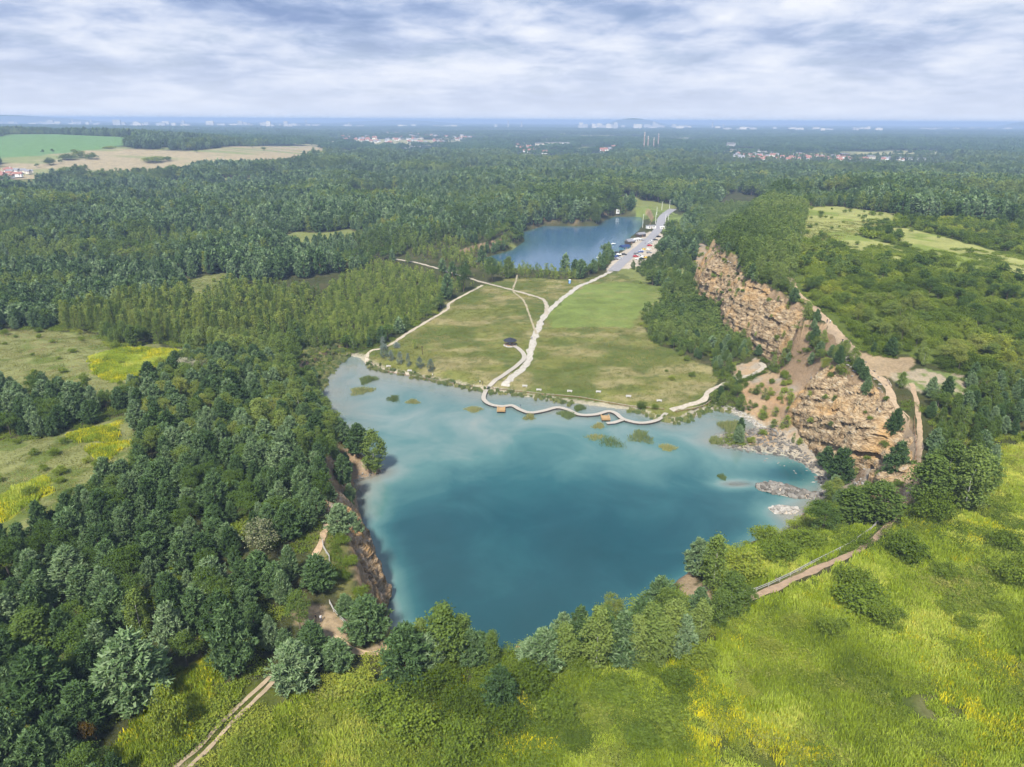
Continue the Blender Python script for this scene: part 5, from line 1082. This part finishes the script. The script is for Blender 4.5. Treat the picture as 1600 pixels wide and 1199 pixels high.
for i, (u, v, s_, lab) in enumerate([(818,1018,1.5,'pale orange rock on the rim between the near shore trees'),(1152,850,1.3,'orange rock at the lake edge of the small headland'),(1172,845,1.0,'smaller orange rock right of the one on the headland')]):
    x, y, z = ground(u, v); V, F = rock_mesh(30 + i, 2); o = link('rim_rock', mesh_np('rim_rock', V * [s_ * 1.3, s_, s_ * .8], F, [M['limestone']])); o.location = (x, y, z + .2); tag(o, lab, 'rock')

# ------------------------------------------------------------------ people (one continuous skinned figure, different clothes)
def figure(seed, stride):
    P = {'hip': (0, 0, .95), 'ch': (0, .01, 1.28), 'nk': (0, .01, 1.46), 'hd': (0, .03, 1.58), 'tp': (0, .02, 1.72), 'lk': (-.10, stride * .3, .50), 'la': (-.11, stride * .22, .08), 'lt': (-.12, stride * .22 + .16, .04), 'rk': (.10, -stride * .15, .50), 'ra': (.11, -stride * .4, .10), 'rt': (.12, -stride * .4 + .16, .04), 'ls': (-.19, 0, 1.40), 'le': (-.26, -.06, 1.13), 'lh': (-.25, .08, .90), 'rs': (.19, 0, 1.40), 're': (.26, -.03, 1.13), 'rh': (.25, .12, .92), 'lhp': (-.09, 0, .90), 'rhp': (.09, 0, .90)}
    E = [('hip', 'ch'), ('ch', 'nk'), ('nk', 'hd'), ('hd', 'tp'), ('hip', 'lhp'), ('lhp', 'lk'), ('lk', 'la'), ('la', 'lt'), ('hip', 'rhp'), ('rhp', 'rk'), ('rk', 'ra'), ('ra', 'rt'), ('ch', 'ls'), ('ls', 'le'), ('le', 'lh'), ('ch', 'rs'), ('rs', 're'), ('re', 'rh')]
    R = {'hip': .15, 'ch': .155, 'nk': .06, 'hd': .10, 'tp': .085, 'lk': .065, 'rk': .065, 'la': .045, 'ra': .045, 'lt': .04, 'rt': .04, 'ls': .07, 'rs': .07, 'le': .045, 're': .045, 'lh': .035, 'rh': .035, 'lhp': .095, 'rhp': .095}
    ks = list(P); me = bpy.data.meshes.new('person'); me.from_pydata([P[k] for k in ks], [(ks.index(a), ks.index(b)) for a, b in E], [])
    o = bpy.data.objects.new('tmp', me); COL.objects.link(o); sk = o.modifiers.new('s', 'SKIN'); o.modifiers.new('d', 'SUBSURF').render_levels = 1
    for i, k in enumerate(ks): me.skin_vertices[0].data[i].radius = (R[k], R[k] * .85)
    me.skin_vertices[0].data[0].use_root = True; dg = bpy.context.evaluated_depsgraph_get(); out = bpy.data.meshes.new_from_object(o.evaluated_get(dg)); bpy.data.objects.remove(o); return out
FIG = [figure(0, .6), figure(1, .1), figure(2, 1.0)]
skin = plain('skin', (.52, .33, .24)); CLO = {k: plain(k + '_cloth', c) for k, c in {'black': (.02, .02, .022), 'white': (.75, .75, .74), 'blue': (.05, .09, .22), 'navy': (.02, .03, .07), 'grey': (.22, .22, .23), 'red': (.4, .04, .04), 'jeans': (.07, .10, .18), 'teal': (.04, .2, .22)}.items()}
hairm = plain('hair', (.035, .022, .015))
def person(u, v, top, leg, rz, fig, lab, onboard=False):
    x, y, z = ground(u, v)
    if onboard: p = unp(u, v, .95); x, y, z = p[0], p[1], .95
    me = FIG[fig].copy(); me.name = 'person'; me.materials.clear()
    for m_ in (CLO[top], CLO[leg], skin, hairm, M['tyre']): me.materials.append(m_)
    for pl in me.polygons:
        c = pl.center; pl.material_index = 4 if c.z < .09 else 1 if c.z < .98 and abs(c.x) < .21 else 2 if c.z < 1.0 else 0 if c.z < 1.47 else 3 if (c.z > 1.66 or c.y < -.01) else 2; pl.use_smooth = True
    o = link('person', me); o.location = (x, y, z); o.rotation_euler = (0, 0, rz); o.scale = (1.05,) * 3; tag(o, lab, 'person')
person(494, 971, 'black', 'black', 2.0, 1, 'person in black standing on the sandy ledge, left of the pair'); person(502, 972, 'white', 'jeans', -2.2, 1, 'person in a white top on the sandy ledge, right of the pair')
person(1292, 505, 'black', 'navy', .4, 0, 'person in dark clothes on the upper plateau trail'); person(1297, 506, 'white', 'grey', .4, 2, 'person in white walking on the upper plateau trail')
person(1316, 536, 'black', 'navy', 3.0, 0, 'person at the left of the walking group on the plateau trail'); person(1322, 537, 'blue', 'jeans', 2.7, 2, 'person in blue in the walking group on the plateau trail'); person(1327, 538, 'navy', 'black', 3.2, 0, 'person in navy at the right of the walking group')
person(762, 609, 'grey', 'navy', 0, 0, 'person stepping onto the boardwalk from the meadow', True); person(813, 638, 'navy', 'grey', 1.2, 1, 'person standing on the boardwalk past the first platform', True)
person(831, 531, 'blue', 'navy', 3.1, 0, 'person walking on the gravel path beside the pavilion'); person(849, 506, 'black', 'jeans', 0, 2, 'person farther up the gravel path')
person(750, 600, 'white', 'black', 1, 1, 'person in white near the boardwalk entrance'); person(754, 601, 'black', 'black', 2, 1, 'person in black near the boardwalk entrance'); person(676, 589, 'white', 'grey', 1, 1, 'person in white on the shore left of the boardwalk'); person(1008, 382, 'navy', 'navy', 0, 0, 'person crossing the car park road')

# ------------------------------------------------------------------ cars, huts, poles, boats at the far lake
def car_mesh():
    mb = MB(); pr = [(-2.1, .35), (-2.1, .85), (-1.75, .95), (-1.35, 1.42), (.35, 1.45), (1.0, 1.0), (1.95, .85), (2.1, .6), (2.1, .35)]
    n = len(pr); V = [(a, s_ * (.86 if b < 1.0 else .68), b) for s_ in (-1, 1) for a, b in pr]; F = [tuple(range(n)), tuple(range(2 * n - 1, n - 1, -1))] + [(i, n + i, n + (i + 1) % n, (i + 1) % n) for i in range(n)]
    mb.add(V, F[:2], 0); mb.add(V, F[2:], 0)
    for i, f in enumerate(mb.f): 
        if i in (4, 6): mb.m[i] = 1
    for s_ in (-1, 1): mb.add([(-1.25, s_ * .80, 1.0), (.75, s_ * .80, 1.0), (.28, s_ * .71, 1.36), (-1.15, s_ * .71, 1.36)], [(0, 1, 2, 3)], 1)
    for a in (-1.3, 1.3):
        for s_ in (-1, 1): mb.tube((a, s_ * .72, .32), (a, s_ * .92, .32), .33, .33, 10, 2)
    return mb
CP = {k: plain(k + '_car_paint', c, .3, .05, 1, .5) for k, c in {'white': (.72, .72, .72), 'silver': (.42, .43, .45), 'black': (.02, .02, .022), 'red': (.38, .03, .03), 'blue': (.04, .08, .25), 'grey': (.15, .155, .165), 'yellow': (.55, .38, .04)}.items()}
cmb = car_mesh(); CM = {k: cmb.mesh('car', [m_, M['glass'], M['tyre']]) for k, m_ in CP.items()}
CARS = [(1029,371,'black'),(1024,376,'black'),(1018,378,'white'),(1016,381,'silver'),(1015,385,'red'),(1007,391,'yellow'),(1003,393,'white'),(1001,395,'blue'),(1013,391,'white'),(1014,396,'grey'),(994,398,'grey'),(998,400,'silver'),(993,402,'red'),(1005,403,'white'),(1003,406,'black'),(997,406,'white'),(1010,404,'yellow'),(1041,384,'grey'),(1040,388,'white'),(1039,391,'white'),(964,396,'black'),(967,399,'white'),(963,402,'blue'),(968,405,'silver'),(962,406,'grey'),(975,399,'black'),(1005,376,'silver')]
for i, (u, v, c) in enumerate(CARS):
    x, y, z = ground(u, v); o = link('parked_car', CM[c]); o.location = (x, y, z + .1); o.rotation_euler = (0, 0, [.15, -.1, .6, 2.9][i % 4]); o.scale = (1.1,) * 3
    if i == 0: tag(o, 'black car parked farthest up the far lake road', 'car', 'cars in the far lake car park'); continue
    tag(o, ('%s car parked %s' % (c, 'by the huts on the lake side of the road' if u < 980 else 'at the trees on the right of the car park' if u > 1035 else 'in the far rank of the car park' if v < 388 else 'in the near rank of the car park')), 'car', 'cars in the far lake car park')
def hut(u, v, wx, wy, h, rz, wallm, roofm, lab, cat='hut', gable=True):
    x, y, z = ground(u, v); e = link(cat.replace(' ', '_'), None); e.location = (x, y, z); e.rotation_euler = (0, 0, rz); tag(e, lab, cat)
    MB().box((0, 0, h / 2), (wx, wy, h)).obj('wall', [wallm], e); mb = MB(); a, b = wx / 2 + .3, wy / 2 + .3; r = h + min(wy, wx) * .35
    if gable: mb.add([(-a, -b, h - .05), (a, -b, h - .05), (a, b, h - .05), (-a, b, h - .05), (-a, 0, r), (a, 0, r)], [(0, 1, 5, 4), (2, 3, 4, 5), (1, 2, 5), (3, 0, 4), (3, 2, 1, 0)])
    else: mb.box((0, 0, h + .12), (wx + .6, wy + .6, .22))
    mb.obj('roof', [roofm], e)
    for s_ in (-.25, .25): MB().box((wx * s_, -wy / 2 - .02, h * .55), (wx * .16, .05, h * .4)).obj('window', [M['glass']], e)
    MB().box((0, -wy / 2 - .02, h * .4), (wx * .12, .05, h * .78)).obj('door', [M['wood']], e)
hut(976, 390, 9, 5, 2.6, .5, plain('teal_wall', (.10, .22, .30)), plain('navy_roof', (.02, .04, .12)), 'navy roofed hut nearest the car park on the lake side'); hut(984, 381, 8, 6, 2.6, .5, M['darkwood'], M['greyroof'], 'dark hut behind the navy roofed one by the far lake')
hut(993, 378, 11, 5, 2.8, .6, M['white'], M['white'], 'long white hut on the lake side of the car park', gable=False); hut(1001, 370, 9, 5, 2.6, .6, M['darkwood'], M['greyroof'], 'grey roofed hut between the white ones at the far lake')
hut(1017, 357, 10, 4, 3.0, .3, M['white'], M['greyroof'], 'white cabin beside the road bend', gable=False); hut(1036, 357.5, 7, 3, 2.2, .1, M['white'], M['white'], 'small white kiosk right of the road bend', gable=False); hut(1051, 377, 4, 4, 4.6, .1, M['redroof'], M['greyroof'], 'red brown box at the trees right of the car park', 'kiosk', gable=False); hut(965, 334, 4, 4, 5, 0, M['white'], M['white'], 'little white tower at the end of the far shore path', 'tower', gable=False)
for i, (u, v, h, lab) in enumerate([(1004,356,14,'tall mast on the sandy bank of the far lake'),(1039,356,14,'left flag pole beside the lawn'),(1043,356,13,'right flag pole beside the lawn'),(1024,350,12,'lamp post on the left of the road bend'),(1034,329,10,'lamp post near the far end of the road'),(1046,326,10,'farthest lamp post by the wood'),(1026,336,9,'lamp post by the far shore lawn')]):
    x, y, z = ground(u, v); o = MB().tube((0, 0, -.3), (0, 0, h), .22, .14, 6).tube((0, 0, h), (1.2, 0, h + .15), .12, .1, 5).obj('pole', [M['white']]); o.location = (x, y, z); tag(o, lab, 'pole', 'white poles by the far road')
for i, (u, v, lab) in enumerate([(936,403,'white boat moored nearest the bushes of the far lake'),(947,394,'white boat beside the huts of the far lake'),(958,382,'small white boat farthest along the far lake bank')]):
    p = unp(u, v, .2); mb = MB(); mb.add([(-2.6, -.9, .7), (1.4, -1.0, .7), (3.2, 0, .95), (1.4, 1.0, .7), (-2.6, .9, .7), (-2.3, -.5, 0), (1.2, -.5, 0), (2.4, 0, 0), (1.2, .5, 0), (-2.3, .5, 0)], [(0, 5, 6, 1), (1, 6, 7, 2), (2, 7, 8, 3), (3, 8, 9, 4), (4, 9, 5, 0), (0, 1, 2, 3, 4), (9, 8, 7, 6, 5)]); mb.box((-.4, 0, 1.05), (1.4, 1.2, .6), taper=.8)
    o = mb.obj('boat', [M['white']]); o.location = (p[0], p[1], .05); o.rotation_euler = (0, 0, .5); tag(o, lab, 'boat')

# ------------------------------------------------------------------ far village, blocks, chimneys, horizon
def house_mesh(wallm, roofm):
    mb = MB(); mb.box((0, 0, 2.6), (9, 8, 5.2), m=0); mb.add([(-5, -4.5, 5.1), (5, -4.5, 5.1), (5, 4.5, 5.1), (-5, 4.5, 5.1), (-5, 0, 8.6), (5, 0, 8.6)], [(0, 1, 5, 4), (2, 3, 4, 5), (1, 2, 5), (3, 0, 4), (3, 2, 1, 0)], 1); mb.box((2.5, 1.5, 8.3), (.8, .8, 2), m=0)
    for x in (-2.6, 2.6):
        for z in (1.7, 4): mb.box((x, -4.02, z), (1.4, .08, 1.2), m=2)
    return mb.mesh('house', [wallm, roofm, M['glass']])
HM = [house_mesh(M['white'], M['redroof']), house_mesh(M['cream'], M['redroof']), house_mesh(M['white'], M['greyroof']), house_mesh(M['cream'], M['greyroof'])]
def houses(poly, n, lab, grp, s0=1.0, near=None):
    k = 0
    while k < n:
        p = np.array(poly, float); u, v = rng.uniform(p.min(0), p.max(0))
        if not inpoly(np.array([u]), np.array([v]), poly)[0]: continue
        x, y, z = ground(u, v); o = link('house', HM[rng.integers(4) if rng.random() < .5 else rng.integers(2)]); o.location = (x, y, z + 1.5); o.rotation_euler = (0, 0, rng.uniform(-.7, .7)); s_ = s0 * rng.uniform(.8, 1.3); o.scale = (s_ * rng.uniform(.9, 1.6), s_, s_); tag(o, lab, 'house', grp); k += 1
houses([(508,224),(530,213),(620,208),(740,213),(735,220),(690,226),(620,227)], 120, 'tiny red or grey roofed house in the distant village left of centre', 'houses of the distant village', 1.25)
houses([(800,236),(815,226),(860,240),(850,245)], 14, 'tiny house beside the pale apartment blocks', 'houses by the apartment blocks', 1.2); houses([(930,242),(960,232),(960,240)], 8, 'tiny house left of the brick chimneys', 'houses left of the chimneys', 1.2)
houses([(1140,252),(1150,242),(1330,247),(1420,252),(1400,254),(1250,253)], 60, 'tiny house in the settlement at right behind the wood', 'houses of the right settlement', .85)
houses([(0,280),(0,268),(40,268),(62,268),(55,276),(30,280)], 16, 'small red roofed house at the left edge below the fields', 'houses at the left edge', .8)
def block(u, v, wpx, hpx, dp, mat, lab, name='apartment_block'):
    x, y, z = ground(u, v); d = float(proj(np.array(x), np.array(y), np.array(z))[2]); W = wpx / FPX * d; H = hpx / FPX * d; e = link(name, None); e.location = (x, y, z); e.rotation_euler = (0, 0, -math.atan2(x, y) * .5); tag(e, lab, 'building')
    MB().box((0, 0, H / 2), (W, dp, H)).obj('wall', [mat], e); MB().box((0, 0, H + .4), (W + 1, dp + 1, .8)).obj('roof', [M['greyroof']], e)
    nf = max(2, int(H / 4)); wm = MB().box((0, 0, 0), (W * .94, .3, H / nf * .4)).mesh('window_band', [M['glass']])
    for k in range(nf): o = link('window_band', wm, e); o.location = (0, -dp / 2 - .05, H * (k + .55) / nf)
for a in [(843,230,14,6,18,M['cream'],'pale apartment block at the left of the row on the skyline'),(858,229,14,6,18,M['cream'],'second pale apartment block of the row'),(872,229,13,6,18,M['cream'],'third pale apartment block of the row'),(884,228,11,5,18,M['white'],'fourth pale apartment block of the row'),(904,227,10,4,16,M['cream'],'short pale block right of the apartment row'),(1141,234,12,10,30,M['conc'],'tall grey block at the left of the right settlement'),(1160,239,22,4,40,M['white'],'long white hall below the tall grey block'),(1186,239,22,4,40,M['white'],'second long white hall right of the first'),(1210,241,16,3,40,M['white'],'third white hall in the right settlement'),(1118,236,8,4,30,M['white'],'white hall left of the tall grey block'),(1245,242,14,3,40,M['white'],'flat white hall in the middle of the right settlement'),(1320,246,12,5,30,M['redroof'],'red brown hall in the right settlement'),(1360,250,10,6,30,M['cream'],'pale square block in the right settlement'),(1395,249,30,3,40,M['greyroof'],'long grey shed at the right settlement edge'),(1430,250,26,2.5,40,M['white'],'long white shed right of the grey one'),(1440,283,14,4,20,M['white'],'white roofed house among the trees at right'),(645,232,24,3,40,M['white'],'long white hall in the wood below the village'),(678,236,16,3,40,M['white'],'low white hall right of the long one'),(1072,226,16,2.5,40,M['white'],'white shed in the wood right of the chimneys'),(1110,219,10,2,40,M['white'],'far white shed above the tall grey block')]: block(*a)
for i, (u, v, h, lab) in enumerate([(1006,233,25,'tallest of the four brick chimneys'),(1012,232,18,'second brick chimney from the left'),(1021,231,15,'third brick chimney from the left'),(1028,230,20,'rightmost of the four brick chimneys')]):
    x, y, z = ground(u, v); d = float(proj(np.array(x), np.array(y), np.array(z))[2]); Hh = h / FPX * d; e = link('chimney', None); e.location = (x, y, z); tag(e, lab, 'chimney'); MB().tube((0, 0, 0), (0, 0, Hh), 2.8, 1.7, 12).obj('shaft', [M['brick']], e)
    for f in (.8, .94): MB().tube((0, 0, Hh * f), (0, 0, Hh * (f + .03)), 2.15, 2.1, 12).obj('band', [M['white']], e)
for i, (u, v, h, lab) in enumerate([(115,194,12,'thin chimney on the skyline at far left'),(479,194,14,'thin tall chimney on the skyline left of centre'),(546,195,7,'small chimney on the skyline right of the tall one'),(794,197,12,'thin mast on the skyline near the middle'),(1113,198,12,'thin chimney on the skyline right of the middle'),(815,210,9,'white mast in the blue forest'),(144,193,8,'pale tower on the skyline at far left'),(1130,197,6,'cooling stack on the skyline right of the middle')]):
    p = unp(u, 200.0, 30.0) * (1.0); x, y = p[0], p[1]; k_ = 9000 / max(y, 1); x, y = x * k_, 9000.0; z = float(zat(x, y)); Hh = top_height(x, y, z, v - h + 4) if False else min(92., 40 + h * 4.); o = MB().tube((0, 0, 0), (0, 0, Hh), 9, 5, 10).obj('skyline_chimney', [M['conc']]); o.location = (x, y, z); tag(o, lab, 'chimney')
def town(u0, u1, dist, n, lab, grp, hmin=8, hmax=34, wmin=25, wmax=90):
    for i in range(n):
        u = rng.uniform(u0, u1); y = dist * rng.uniform(.9, 1.12); x = (u - 800) / FPX * y * 1.02; z = float(zat(x, y)); w, h = rng.uniform(wmin, wmax), rng.uniform(hmin, hmax) * (1.5 if rng.random() < .15 else 1)
        mb = MB().box((0, 0, h / 2 + 9), (w, 22, h + 18)).box((0, 0, h + 18.6), (w * .3, 8, 2.5)); o = mb.obj('town_building', [M['conc'] if rng.random() < .6 else M['cream']]); o.location = (x, y, z); tag(o, lab, 'building', grp)
town(0, 480, 8200, 70, 'pale building of the town on the skyline at left', 'town on the left skyline'); town(480, 780, 9000, 20, 'pale building on the skyline left of the middle', 'buildings left of the middle on the skyline', 6, 20)
town(880, 1060, 8600, 34, 'pale block of the town below the mound on the skyline', 'town on the middle skyline', 12, 44); town(1060, 1330, 7600, 26, 'pale building on the skyline right of the middle', 'buildings right of the middle on the skyline', 6, 20); town(1330, 1560, 9000, 12, 'pale building on the right skyline', 'buildings on the right skyline', 5, 14)
def mound(u, dist, w, h, name, rid):
    y = dist; x = (u - 800) / FPX * y * 1.02; n = 40; m_ = 16; V, F = [], []
    for j in range(m_ + 1):
        r = j / m_
        for i in range(n):
            a = 6.283 * i / n; rr = w / 2 * r * (1 + .12 * math.sin(3 * a + rid)); V.append((math.cos(a) * rr, math.sin(a) * rr * .5, h * (math.cos(r * math.pi) * .5 + .5) ** .8 * (1 + .08 * math.sin(5 * a)) - (6 if r > .95 else 0)))
    for j in range(m_):
        for i in range(n): F.append((j * n + i, (j + 1) * n + i, (j + 1) * n + (i + 1) % n, j * n + (i + 1) % n))
    mb = MB(); mb.add(V, F); o = mb.obj(name, [M['hillside']], smooth=True); o.location = (x, y, float(zat(x, y))); tag(o, kind='structure')
M['hillside'] = plain('wooded_hillside', (.045, .07, .035), .95, .3, .01, .1)
mound(972, 13000, 1500, 120, 'distant_mound', 1); mound(1545, 12000, 1700, 110, 'distant_mound', 2); mound(60, 12500, 5200, 125, 'distant_ridge', 3); mound(640, 15000, 3800, 70, 'distant_ridge', 4)

# ------------------------------------------------------------------ air
mh, th_, oh = newmat('haze_air'); pv = th_.nodes.new('ShaderNodeVolumePrincipled')
pv.inputs['Color'].default_value = (.45, .615, .90, 1); pv.inputs['Density'].default_value = 1.6e-4; pv.inputs['Anisotropy'].default_value = 0.0
for k in ('Density Attribute', 'Color Attribute', 'Temperature Attribute'):
    if k in pv.inputs: pv.inputs[k].default_value = ''
th_.links.new(pv.outputs[0], oh.inputs['Volume'])
zmin = float(MZ.min()) - 1.5; ztop = max(126.0, float(MZ.max()) + 24); print('terrain', MZ.max(), 'haze top', ztop)
hb = MB().box((0, 21000, (zmin + ztop) / 2), (76000, 46000, ztop - zmin)).obj('haze', [mh]); tag(hb, 'thin blue haze over the whole landscape', 'haze', kind='stuff')
print('objects', len(bpy.data.objects), 'trees', {k: len(v) for k, v in bykind.items()})
